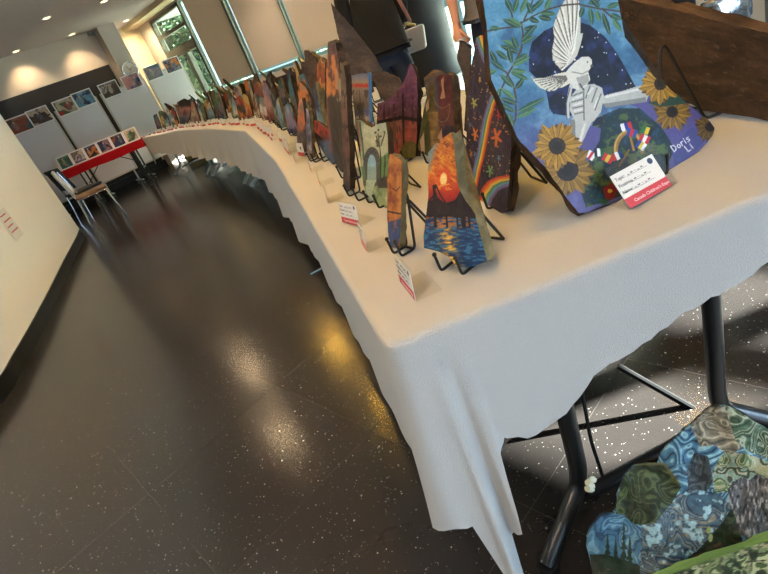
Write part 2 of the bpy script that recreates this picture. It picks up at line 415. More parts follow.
# dark round pillar by the glass doors, on a pale plinth
c0 = uv(4.62, 3.98)
t = thing('pillar', 'dark navy round pillar rising behind the white handbag', 'pillar', c0); t['kind'] = 'structure'; t.name = 'pillar'
b = bmesh.new(); disc(b, (0, 0), .30, .34, CEIL, 48); obj('shaft', b, mat('navy_cladding', (.045, .06, .085), .6), t, True)
b = bmesh.new(); disc(b, (0, 0), .34, 0, .34, 48); obj('plinth', b, mat('pale_plinth', (.80, .84, .84), .5), t, True)

bm = bmesh.new()
box(bm, (-4.0, -3.9, 0), (5.4, -3.8, .45), BUV); box(bm, (-4.0, -3.9, 2.45), (5.4, -3.8, CEIL), BUV)
box(bm, (-4.0, -3.9, .45), (-.9, -3.8, 2.45), BUV); box(bm, (3.3, -3.9, .45), (5.4, -3.8, 2.45), BUV)
struct('wall_near', bm, M_WALL)
root = bpy.data.objects.new('window_8', None); COL.objects.link(root); root['kind'] = 'structure'
b = bmesh.new()
for q in (-.9, .5, 1.9, 3.25): box(b, (q, -3.88, .45), (q + .06, -3.82, 2.45), BUV)
obj('frame', b, M_FRAME, root)
b = bmesh.new(); box(b, (-.84, -3.855, .45), (3.25, -3.85, 2.45), BUV); obj('pane', b, M_GLASS, root)

# curved white wall on the left, black vinyl base
CURVE = [(.1, -4.6), (-.4, -3.95), (-1.5, -3.0), (-2.1, -1.5), (-2.27, 0), (-2.31, 1.5), (-2.36, 2.77), (-2.45, 3.25), (-2.62, 3.95), (-2.87, 4.86), (-3.05, 5.5), (-3.27, 6.32),
         (-3.42, 6.85), (-3.55, 7.2), (-3.8, 7.5), (-4.2, 7.7), (-5.2, 7.9), (-7.5, 8.0)]
def catmull(P, n=8):
    out = []
    for i in range(len(P) - 1):
        p0, p1, p2, p3 = (Vector(P[max(0, min(len(P) - 1, k))]) for k in (i - 1, i, i + 1, i + 2))
        for j in range(n):
            t = j / n
            out.append(.5 * (2 * p1 + (p2 - p0) * t + (2 * p0 - 5 * p1 + 4 * p2 - p3) * t * t + (3 * p1 - p0 - 3 * p2 + p3) * t ** 3))
    out.append(Vector(P[-1])); return out
CV = catmull(CURVE)
def ribbon(pts, off0, off1, z0, z1):
    b = bmesh.new(); rows = []
    for i, p in enumerate(pts):
        t = (pts[min(i + 1, len(pts) - 1)] - pts[max(i - 1, 0)]).normalized(); nrm = Vector((t.y, -t.x))  # to the room side
        q0 = p + nrm * off0; q1 = p + nrm * off1
        rows.append([b.verts.new((q.x, q.y, z)) for q, z in ((q0, z0), (q1, z0), (q1, z1), (q0, z1))])
    for a, c in zip(rows, rows[1:]):
        for k in range(4):
            f = b.faces.new((a[k], a[(k + 1) % 4], c[(k + 1) % 4], c[k])); f.smooth = True
    b.faces.new(rows[0]); b.faces.new(rows[-1][::-1]); return b
struct('wall_left', ribbon(CV, -.12, 0, 0, CEIL), M_WALLW, True)
struct('baseboard_left', ribbon(CV, .001, .012, 0, .11), M_BASE, True)
bm = bmesh.new(); box(bm, (-5.0, 6.0, 0), (-4.9, V_BACK, CEIL), BUV); struct('wall_far_left', bm, M_WALL)

# notice taped to the curved wall, at the left edge of the photograph
def wall_pt(y):
    best = min(CV, key=lambda p: abs(p.y - y)); return best
p = wall_pt(4.95); q = wall_pt(4.55); dx = (Vector((p.x, p.y, 0)) - Vector((q.x, q.y, 0))).normalized(); nx = Vector((dx.y, -dx.x, 0))
t = thing('notice', 'white notice with red lines taped to the curved white wall', 'notice', Vector((p.x, p.y, .60)) + nx * .012)
Mn = Matrix((dx, Vector((0, 0, 1)), nx)).transposed().to_4x4()
b = bmesh.new(); box(b, (-.36, -.02, 0), (-.06, .25, .001), Mn); obj('paper', b, M_CARD, t)
b = bmesh.new()
for k in range(4): box(b, (-.33, .05 + k * .05, .0012), (-.09 - .05 * (k % 2), .06 + k * .05, .002), Mn)
obj('print', b, M_CARDRED, t)

# security camera and clock
P = atv(91, 33, 11.12)
t = thing('security_camera', 'small grey security camera under the ceiling beside the column', 'camera', P, AZ)
b = bmesh.new(); box(b, (-.05, -.02, -.03), (.05, .08, .03), None, bev=.01); obj('housing', b, M_COLUMN, t)
b = bmesh.new(); tube(b, [(0, -.02, -.01), (.0, -.10, -.05)], .03, 12); obj('lens_barrel', b, M_GREYM, t)
P = atv(131.5, 69.5, 10.9)
P = uv(4.25, 10.915, P.z)
t = thing('wall_clock', 'round silver-rimmed wall clock on the grey column', 'clock', P, AZ)
Mc = Matrix(((1, 0, 0), (0, 0, -1), (0, 1, 0))).to_4x4()
b = bmesh.new(); b2 = bmesh.new(); disc(b2, (0, 0), .135, 0, .012, 40); merge(b, b2, Mc); obj('dial', b, mat('clock_dial', (.68, .66, .62), .4), t)
b = bmesh.new(); tube(b, [(.145 * math.cos(a * math.pi / 20), -.012, .145 * math.sin(a * math.pi / 20)) for a in range(40)], .016, 8, True); obj('rim', b, M_CHROME, t)
b = bmesh.new(); tube(b, [(0, -.016, 0), (.05, -.016, .045)], .005, 6); tube(b, [(0, -.017, 0), (-.04, -.017, .085)], .004, 6); obj('hands', b, M_INK, t)
P = uv(4.6, 11.94, atv(142, 71, 11.94).z)
t = tag(obj('wall_speaker', box(bmesh.new(), (-.09, -.14, -.12), (.09, 0, .12), Matrix.Identity(4), bev=.01), M_BASE), 'small black box on the cream wall right of the clock', 'speaker')
t.location = P; t.rotation_euler = (0, 0, AZ)

# ceiling downlights: trim ring, glowing disc and its own warm spot
def downlight(p, label, watt, cone=95, col=(1.0, .74, .46), aim=(0, 0, -1), blend=.6):
    t = thing('downlight', label, 'ceiling light', (p[0], p[1], CEIL), 0, 'ceiling downlights')
    b = bmesh.new(); tube(b, [(.062 * math.cos(a * math.pi / 12), .062 * math.sin(a * math.pi / 12), -.004) for a in range(24)], .011, 6, True); obj('trim_ring', b, M_WHITE, t)
    b = bmesh.new(); disc(b, (0, 0), .054, -.006, -.001, 20); obj('lamp_lens', b, M_LAMP, t)
    l = lamp('lamp_light', 'SPOT', (0, 0, -.03), watt, col, aim, spot_size=R(cone), spot_blend=blend, shadow_soft_size=.05); l.parent = t
    return t
for (x, y), lab, wt, aim in (((15.5, 51), 'warm downlight washing the back wall, left of the pair', 26, DV * .32 + Vector((0, 0, -1))),
                             ((71.5, 34), 'warm downlight washing the back wall, right of the pair', 26, DV * .32 + Vector((0, 0, -1))),
                             ((46, 17.5), 'round downlight alone in the ceiling above the left boards', 70, (0, 0, -1)),
                             ((103.5, 1), 'downlight cut by the top edge of the photograph', 70, (0, 0, -1)),
                             ((122, 19), 'brightest downlight, in the alcove beside the grey column', 150, DV * .35 + Vector((0, 0, -1)))):
    p = at(x, y, CEIL); u_, v_ = p.dot(DU), p.dot(DV); v_ = min(v_, 11.65 if x > 110 else 11.02)
    if x > 110: u_, v_ = 4.74, max(v_, 11.12)
    downlight(uv(u_, v_), lab, wt, aim=aim, cone=140 if x > 110 else 95)

# unseen downlights above the frame: over tables, others added to brighten aisle and blinds
for k, (x, y, wt, lab) in enumerate(((.30, 1.15, 92, 'warm downlight above the nearest table'), (.12, 2.9, 78, 'warm downlight above the second table'), (-.42, 4.7, 48, 'warm downlight above the third table'),
                                     (-.96, 6.3, 60, 'warm downlight above the fourth table'), (-.8, -.35, 60, 'added warm downlight over the aisle just left of the photographer'), (-1.3, -.9, 60, 'added warm downlight over the aisle beside the nearest table'), (-1.75, 2.3, 95, 'added warm downlight over the aisle by the curved wall'),
                                     (-1.8, 4.9, 26, 'warm downlight over the middle of the aisle'), (-2.3, 6.6, 45, 'added warm downlight over the far aisle'), (-.91, 8.74, 60, 'added warm downlight near the corner window'), (-.56, 8.25, 60, 'added warm downlight before the beige blinds'), (.42, 6.6, 60, 'added warm downlight before the nearest blind'), (1.9, 2.6, 50, 'added warm downlight above the people behind the tables'), (.3, -1.3, 50, 'added warm downlight above the photographer'))):
    downlight((x, y), lab, wt, cone=95 if 'corner' in lab else 150, blend=.7, col=(1.0, .54, .07) if 'table' in lab and 'aisle' not in lab else (1.0, .70, .40) if 'middle' in lab or 'far aisle' in lab else (1.0, .82, .62))
# unseen roof slabs added outside to keep sun off window and near walls
bm = bmesh.new(); box(bm, (U_WIN + .15, -1.7, 2.66), (U_WIN + 5.5, 12.5, 2.74), BUV); box(bm, (-4, -9.5, 2.69), (5.39, -3.95, 2.75), BUV); struct('added_sun_shade', bm, M_WHITE)
# ------------------------------------------------------------------ folding tables in a curving chain, with their cloths
TZ = .74; CZ = .746
PI_ = [Vector(p) for p in ((-.02, .662), (-.245, 2.546), (-.551, 4.354), (-1.142, 6.07), (-1.886, 7.834), (-2.86, 9.5))]
def rightn(d): return Vector((d.y, -d.x))
DIRS = [(b - a).normalized() for a, b in zip(PI_, PI_[1:])]
DEP = .90; PO = []
for i, p in enumerate(PI_):
    d0 = DIRS[max(i - 1, 0)]; d1 = DIRS[min(i, len(DIRS) - 1)]
    if i == 0: PO.append(p + Vector((1, 0)) * DEP); continue
    nb = (rightn(d0) + rightn(d1)).normalized(); PO.append(p + nb * (DEP / nb.dot(rightn(d1))))
def table_pt(s, off):                         # s metres along the inner edge, off metres in from it
    for i, (a, b) in enumerate(zip(PI_, PI_[1:])):
        L = (b - a).length
        if s <= L or i == len(DIRS) - 1:
            q = a + DIRS[i] * s + rightn(DIRS[i]) * off
            return Vector((q.x, q.y, CZ)), DIRS[i], i
        s -= L
def folding_table(A, B, label, metal, group, w=DEP, z=TZ, inset=.2, near=False):
    d = (B - A).normalized(); n = rightn(d); L = (B - A).length
    o = A + d * (L / 2) + n * (w / 2); LO, LW = .005, .155; INS = [.085 if near else inset, inset]
    t = thing('folding_table', label, 'table', (o.x, o.y, 0), math.atan2(d.y, d.x), group)   # local x along, y to the left (inner)
    b = bmesh.new(); box(b, (-L / 2 + .03, -w / 2 + .03, z - .035), (L / 2 - .03, w / 2 - .03, z - .004), None, bev=.006); obj('tabletop', b, mat('table_board', (.55, .5, .44), .6), t)
    for e in (-1, 1):
        x = e * (L / 2 - INS[0 if e < 0 else 1])
        for s in (1, -1):
            b = bmesh.new(); LW2 = LW if s > 0 else LW + .06
            tube(b, bend([(x, LO + s * LW2, z - .04), (x, LO + s * (LW2 + .004), .17), (x, LO + s * (LW2 + .012), .115), (x + e * .065, LO + s * (LW2 + .16), 0.014)], .05, 6), .021, 12, flat=.8)
            disc(b, (x + e * .065, LO + s * (LW2 + .16)), .025, 0, .022, 12)
            obj('leg', b, metal, t, True)
        b = bmesh.new(); tube(b, [(x, LO - LW - .04, .075), (x, LO + LW, .075)], .017, 10); obj('crossbar', b, metal, t, True)
        b = bmesh.new(); tube(b, [(x, LO - LW + .02, z - .07), (x, LO + LW - .02, z - .07)], .012, 8); obj('crossbar', b, metal, t, True)
        b = bmesh.new(); tube(b, bend([(x, LO + .10, z - .07), (x - e * .01, LO + .11, .22), (x - e * .01, LO + .10, .09)], .04), .0045, 6); obj('brace', b, metal, t, True); b = bmesh.new()
        tube(b, [(x - e * .02, -.06, .40), (x - e * .48, -.02, z - .05)], .009, 6); obj('brace', b, metal, t, True)
    return t
TL = ['nearest folding table, black legs showing under the cloth end', 'second folding table of the curving row of stones', 'third folding table of the curving row of stones',
      'fourth folding table of the curving row of stones', 'last folding table of the curving row, next to the red one']
for i in range(5):
    A, B = PI_[i], PI_[i + 1]
    folding_table(A + DIRS[i] * (.03 if i else 0), B - DIRS[i] * .03, TL[i], M_BLACK if i < 2 else M_GREYM, 'folding tables under white cloths', near=(i == 0))

def interp(tab, s):
    for (a, x), (b, y) in zip(tab, tab[1:]):
        if s <= b: return x if s <= a else x + (y - x) * (s - a) / (b - a)
    return tab[-1][1]
def drape(b, pts, nrm, drops, folds, rows=22, rad=.014):
    """hang rows from a line of edge points; returns the top row of verts"""
    top = []; prev = None
    for p, n, L, fo in zip(pts, nrm, drops, folds):
        col = []
        for k in range(rows + 1):
            if k < 5:
                a = k / 4 * math.pi / 2; off = rad * (math.sin(a) - 1); dz = rad * (1 - math.cos(a)); t = 0
            else:
                t = (k - 4) / (rows - 4); off = fo * t ** 1.1; dz = rad + (L - rad) * t
            q = p + n * off
            col.append(b.verts.new((q.x, q.y, CZ - dz)))
        if prev:
            for u_, v_ in zip(range(rows), range(1, rows + 1)):
                f = b.faces.new((prev[u_], prev[v_], col[v_], col[u_])); f.smooth = True
        prev = col; top.append(col[0])
    return top
def g(x, c, s): return math.exp(-((x - c) / s) ** 2)
def cloth(i, label):
    b = bmesh.new(); A, B, A2, B2 = PI_[i], PI_[i + 1], PO[i], PO[i + 1]; rn = random.Random(40 + i)
    out = .016
    ph = [rn.uniform(0, 6) for _ in range(4)]
    def side_fold(s, amp): return amp * (.5 + .5 * math.sin(s * 13 + ph[0] + 1.2 * math.sin(s * 3 + ph[1]))) + amp * .35 * math.sin(s * 31 + ph[2]) + .012
    loops = []
    inner_hem = {0: [(0, .33), (.1, .335), (.6, .33), (1.3, .22), (1.9, .22)], 1: [(0, .23), (.9, .25), (1.85, .34)], 2: [(0, .345), (1.0, .375), (1.9, .385)],
                 3: [(0, .385), (1.9, .39)], 4: [(0, .39), (1.5, .47), (1.75, .46), (1.86, .30), (1.98, .27)]}[i]
    def seg(P, Q, hem, n, amp, s0=0.0, ds=.02, rev=False):
        L = (Q - P).length; k = max(2, int(L / ds)); d = (Q - P) / L
        pts = [P + d * (L * j / k) for j in range(k + 1)]
        return pts, [n] * (k + 1), [L * j / k for j in range(k + 1)]
    if i == 0:
        # far inner corner -> near inner corner -> near outer corner -> far outer corner, one hanging strip
        r = .03; d = DIRS[0]; ni = -rightn(d); ne = Vector((0, -1)); no = rightn((B2 - A2).normalized())
        pts, nrm, dr, fo = [], [], [], []
        L = (A - B).length; k = 0; s = L
        ss = []
        x = L
        while x > r: ss.append(x); x -= .02 if x > .25 else .006
        ss.append(r)
        for s in ss:
            pts.append(A + d * s + ni * out); nrm.append(ni); dr.append(CZ - interp(inner_hem, s)); fo.append(side_fold(s, .009) * min(1, s / .3 + .25) + .045 * math.exp(-s / .12))
        c = A + d * r + rightn(d) * (r - out) * 1.0
        a0 = math.atan2(ni.y, ni.x); a1 = math.atan2(-1, 0) + (2 * math.pi if a0 > 0 else 0)
        if a1 < a0: a1 += 2 * math.pi
        for j in range(1, 9):
            a = a0 + (a1 - a0) * j / 9; nn = Vector((math.cos(a), math.sin(a)))
            pts.append(Vector((A.x + r - out, A.y + r - out)) + nn * r); nrm.append(nn); dr.append(CZ - .332 + .006 * math.sin(j)); fo.append(.057 - .0045 * j)
        end_hem = [(0, .33), (.024, .325), (.032, .115), (.05, .10), (.062, .12), (.070, .26), (.088, .29), (.096, .47), (.115, .495), (.16, .47), (.23, .505), (.29, .55), (.5, .618), (.62, .632), (.72, .62), (.90, .56)]
        e0, e1 = A.x + r, A2.x - .03; x = e0
        while x < e1:
            q = x - A.x
            pts.append(Vector((x, A.y - out))); nrm.append(ne); dr.append(CZ - interp(end_hem, q) + .004 * math.sin(x * 40) + rn.uniform(-.003, .003))
            fo.append(.012 + .055 * g(q, .046, .017) - .012 * g(q, .072, .008) + .03 * g(q, .085, .012) + .016 * g(q, .02, .012) + .006 * math.sin(q * 9) * min(1, q * 4) + .012 * g(q, .5, .12))
            x += .004 if q < .12 else .015
        for j in range(0, 9):
            a = -math.pi / 2 + (math.atan2(no.y, no.x) + math.pi / 2) * j / 8; nn = Vector((math.cos(a), math.sin(a)))
            pts.append(Vector((A2.x - r + out, A2.y + r - out)) + nn * r); nrm.append(nn); dr.append(CZ - .45); fo.append(.02)
        L2 = (B2 - A2).length; d2 = (B2 - A2) / L2; x = .05
        while x <= L2 + .001:
            pts.append(A2 + d2 * x + no * out); nrm.append(no); dr.append(CZ - .47 - .03 * math.sin(x * 2)); fo.append(side_fold(x + 3, .014)); x += .03
        loops = [drape(b, pts, nrm, dr, fo, rows=30)]
    else:
        d = DIRS[i]; ni = -rightn(d); no = rightn((B2 - A2).normalized()); L = (B - A).length; L2 = (B2 - A2).length; d2 = (B2 - A2) / L2
        amp = .03 if i == 1 else .05 if i in (2, 3) else .016
        pts, nrm, dr, fo = [], [], [], []
        k = int(L / .02)
        for j in range(k, -1, -1):
            s = L * j / k; pts.append(A + d * s + ni * out); nrm.append(ni); dr.append(CZ - interp(inner_hem, s) + .006 * math.sin(s * 17)); fo.append(side_fold(s + i * 2, amp))
        pts2, nrm2, dr2, fo2 = [], [], [], []
        k = int(L2 / .04)
        for j in range(k + 1):
            s = L2 * j / k; pts2.append(A2 + d2 * s + no * out); nrm2.append(no); dr2.append(CZ - .45 - .03 * math.sin(s * 2)); fo2.append(side_fold(s + i, .014))
        if i == 4:                            # far end hangs too
            ne = d; k = 30; mid = []
            for j in range(1, k):
                q = B2 + (B - B2) * (j / k); mid.append(q + ne * out)
            pts = pts2 + mid + pts; nrm = nrm2 + [ne] * len(mid) + nrm; dr = dr2 + [CZ - .42] * len(mid) + dr; fo = fo2 + [.02] * len(mid) + fo
            loops = [drape(b, pts, nrm, dr, fo)]
        else:
            loops = [drape(b, pts, nrm, dr, fo), drape(b, pts2, nrm2, dr2, fo2)]
    ring = [v for l in loops for v in l]
    f = b.faces.new(ring)
    bmesh.ops.triangulate(b, faces=[f])
    o = obj('tablecloth', b, M_CLOTH, None, True)
    return tag(o, label, 'tablecloth', 'white tablecloths on the curving row')
CL = ['white fleece tablecloth on the nearest table, corner hanging low', 'white tablecloth on the second table, under the dense stones',
      'white tablecloth with bright folds on the third table', 'white tablecloth with bright folds on the fourth table', 'white tablecloth on the last table beside the red cloth']
for i in range(5): cloth(i, CL[i])
# ------------------------------------------------------------------ painted stones
def rows_of(poly, nb, na):
    """rows of sample points across a polygon, bottom to top (poly in local a, b)"""
    P = np.array(poly, float); b0, b1 = P[:, 1].min(), P[:, 1].max(); e = (b1 - b0) * 1e-3
    out = []
    for b in np.linspace(b0 + e, b1 - e, nb):
        xs = []
        for (x0, y0), (x1, y1) in zip(P, np.roll(P, -1, 0)):
            if (y0 > b) != (y1 > b): xs.append(x0 + (x1 - x0) * (b - y0) / (y1 - y0))
        out.append((min(xs), max(xs), b))
    G = np.zeros((nb, na, 2))
    for i, (l, r, b) in enumerate(out): G[i, :, 0] = np.linspace(l, r, na); G[i, :, 1] = b
    return G
def slab_meshes(poly, thick, step, paintfn, seed, rough=.004, relief=None, swap=False, back_paint=None, taper=0.0):
    """poly in local (a, b) metres; returns (stone mesh, face mesh). local axes: x=a, y=back, z=b"""
    if swap: poly = [(y, x) for x, y in poly]
    P = np.array(poly); wa = P[:, 0].max() - P[:, 0].min(); hb = P[:, 1].max() - P[:, 1].min()
    na = max(4, min(330, int(wa / step))); nb = max(4, min(400, int(hb / step)))
    G = rows_of(poly, nb, na)
    if swap: G = G[:, :, ::-1]
    A, B = G[:, :, 0].ravel(), G[:, :, 1].ravel()
    # chipped outline
    jit = (fbm(A * 60 + seed, B * 60, seed) - .5) * rough
    Y = -(fbm(A * 25, B * 25, seed + 2) - .5) * .004
    if relief is not None: Y = Y - relief(A, B)
    A2 = A.copy(); B2 = B.copy()
    edge = np.zeros((nb, na), bool); edge[0] = edge[-1] = True; edge[:, 0] = edge[:, -1] = True; ef = edge.ravel()
    A2[ef] += jit[ef]; B2[ef] += jit[ef] * .6; Y[ef] = np.maximum(Y[ef], -.0005)
    V = np.stack([A2, Y, B2], 1)
    idx = np.arange(nb * na).reshape(nb, na)
    Fc = np.stack([idx[:-1, :-1].ravel(), idx[:-1, 1:].ravel(), idx[1:, 1:].ravel(), idx[1:, :-1].ravel()], 1)
    me = bpy.data.meshes.new('painted_face'); me.from_pydata(V.tolist(), [], Fc.tolist()); me.polygons.foreach_set('use_smooth', [True] * len(Fc))
    me.update()
    set_paint(me, paintfn(A, B))
    # stone body: boundary loop carried back in rings
    loop = list(idx[0, :]) + list(idx[1:, -1]) + list(idx[-1, -2::-1]) + list(idx[-2:0:-1, 0])
    sk = max(1, len(loop) // 170); loop2 = loop[::sk]
    LV = V[loop]; bm = bmesh.new(); rings = []
    rn = np.random.RandomState(seed); nring = 4
    ca, cb = LV[:, 0].mean(), LV[:, 2].mean()
    for k in range(nring + 1):
        t = k / nring; ring = []
        for j, q in enumerate(V[loop2]):
            n1 = (vnoise(np.array([q[0] * 45 + k * 3.1]), np.array([q[2] * 45 + seed]), seed + k)[0] - .5) * rough * 2.2 if 0 < k else 0
            sc_ = 1 + n1 / max(wa, hb) * 2 - taper * t
            ring.append(bm.verts.new((ca + (q[0] - ca) * sc_, max(q[1], 0) + thick * t + (n1 * .6 if k == nring else 0), max(LV[:, 2].min(), cb + (q[2] - cb) * sc_))))
        rings.append(ring)
    n = len(loop2)
    for a, c in zip(rings, rings[1:]):
        for k in range(n):
            bm.faces.new((a[k], a[(k + 1) % n], c[(k + 1) % n], c[k]))
    fb = bm.faces.new(rings[-1]); bmesh.ops.triangulate(bm, faces=[fb])
    bmesh.ops.recalc_face_normals(bm, faces=bm.faces[:])
    ms = bpy.data.meshes.new('stone_body'); bm.to_mesh(ms); bm.free()
    return ms, me
def stone_frame(base, yaw, lean):
    """x along the base, y into the stone (back), z up the leaning face; yaw = direction of x in plan"""
    X = Vector((math.cos(yaw), math.sin(yaw), 0)); bk = Vector((-X.y, X.x, 0))
    Z = Vector((0, 0, 1)) * math.cos(lean) + bk * math.sin(lean); Y = bk * math.cos(lean) - Vector((0, 0, 1)) * math.sin(lean)
    return Matrix((X, Y, Z)).transposed().to_4x4(), X, bk, Z, Y
def px_stone(label, base_px, yaw, lean, outline, thick, paint, step, seed, material, group=None, zbase=CZ + .012, swap=False, easel=True, relief=None,
             rough=.004, name='painted_stone', base_pt=None, zclip=None, easel_h=.55, taper=0.0):
    """a stone whose outline is read from the photograph on its own leaning plane standing at base_px"""
    base = base_pt if base_pt is not None else at(base_px[0], base_px[1], zbase)
    M3, X, bk, Z, Y = stone_frame(base, yaw, lean)
    poly = []
    for x, y in outline:
        p = on_plane(x, y, base, Y) - base; poly.append((p.dot(X), p.dot(Z)))
    if zclip is not None: poly = [(a, max(b, zclip)) for a, b in poly]
    a0 = min(a for a, b in poly); a1 = max(a for a, b in poly); bmin = min(b for a, b in poly)
    poly = [(a - (a0 + a1) / 2, b) for a, b in poly]; base = base + X * (a0 + a1) / 2
    if zclip is None:                         # stand it: the lowest corner rests on its easel
        base = base + Z * bmin; poly = [(a, b - bmin) for a, b in poly]
    M = M3.copy(); M.translation = base
    Mn = np.array(M)
    def pf(A, B):
        W = np.stack([A, np.zeros_like(A), B, np.ones_like(A)], 1) @ Mn.T
        x, y = to_px(W[:, :3]); return paint(x, y)
    ms, me = slab_meshes(poly, thick, step, pf, seed, rough, relief, swap, taper=taper)
    root = bpy.data.objects.new(name, None); COL.objects.link(root); root.matrix_world = M; root.empty_display_size = .05
    tag(root, label, 'painted stone', group)
    link('stone_body', ms, material, root); link('painted_face', me, M_PAINT, root)
    H = max(b for a, b in poly); W = max(a for a, b in poly) - min(a for a, b in poly)
    if easel: make_easel(base, yaw, lean, W, H * easel_h, thick, label)
    return root, base, W, H
def easel_mesh(W, h, thick, lean, zb):
    """wire easel; local x across, y back, z up from the cloth"""
    hw = min(max(W * .17, .012), .04); r = .0028; b = bmesh.new()
    tl = math.tan(lean); y0 = .0
    for s in (-1, 1):
        x = s * hw
        front = -.011; back = thick / math.cos(lean) + .006
        pts = [(x, front - .003, zb + .026), (x, front, r + .001), (x, back + .004, r + .001), (x, back + (h) * tl, h)]
        tube(b, bend(pts, .008, 4), r, 7)
        bmesh.ops.create_icosphere(b, subdivisions=1, radius=r * 1.7, matrix=Matrix.Translation((x, front - .003, zb + .028)))
    yt = thick / math.cos(lean) + .006
    tube(b, bend([(-hw, yt + h * tl, h), (-hw * .6, yt + h * tl + .002, h + .016), (hw * .6, yt + h * tl + .002, h + .016), (hw, yt + h * tl, h)], .01, 4), r, 7)
    tube(b, [(-hw, back, r + .001), (hw, back, r + .001)], r, 7)
    b2 = bmesh.new()
    yb = yt + h * tl + .004; fy = yb + h * .42
    tube(b2, bend([(-hw * .85, fy, r), (-hw * .5, yb, h * .93), (hw * .5, yb, h * .93), (hw * .85, fy, r)], .012, 5), r, 7)
    tube(b2, [(-hw * .85, fy, r), (hw * .85, fy, r)], r, 7)
    return b, b2
EASEL_CACHE = {}
def make_easel(base, yaw, lean, W, h, thick, label, mesh_key=None):
    lab = 'black wire easel holding the ' + label
    t = thing('display_easel', ' '.join(lab.split()[:16]), 'easel', (base.x, base.y, CZ), yaw, 'black wire easels')
    if mesh_key is not None and mesh_key in EASEL_CACHE:
        m1, m2 = EASEL_CACHE[mesh_key]
        for nm, mm in (('front_frame', m1), ('back_leg', m2)):
            o = bpy.data.objects.new(nm, mm); COL.objects.link(o); o.parent = t
        return t
    b, b2 = easel_mesh(W, h, thick, lean, max(.012, base.z - CZ))
    o1 = obj('front_frame', b, M_WIRE, t, True); o2 = obj('back_leg', b2, M_WIRE, t, True)
    if mesh_key is not None: EASEL_CACHE[mesh_key] = (o1.data, o2.data)
    return t

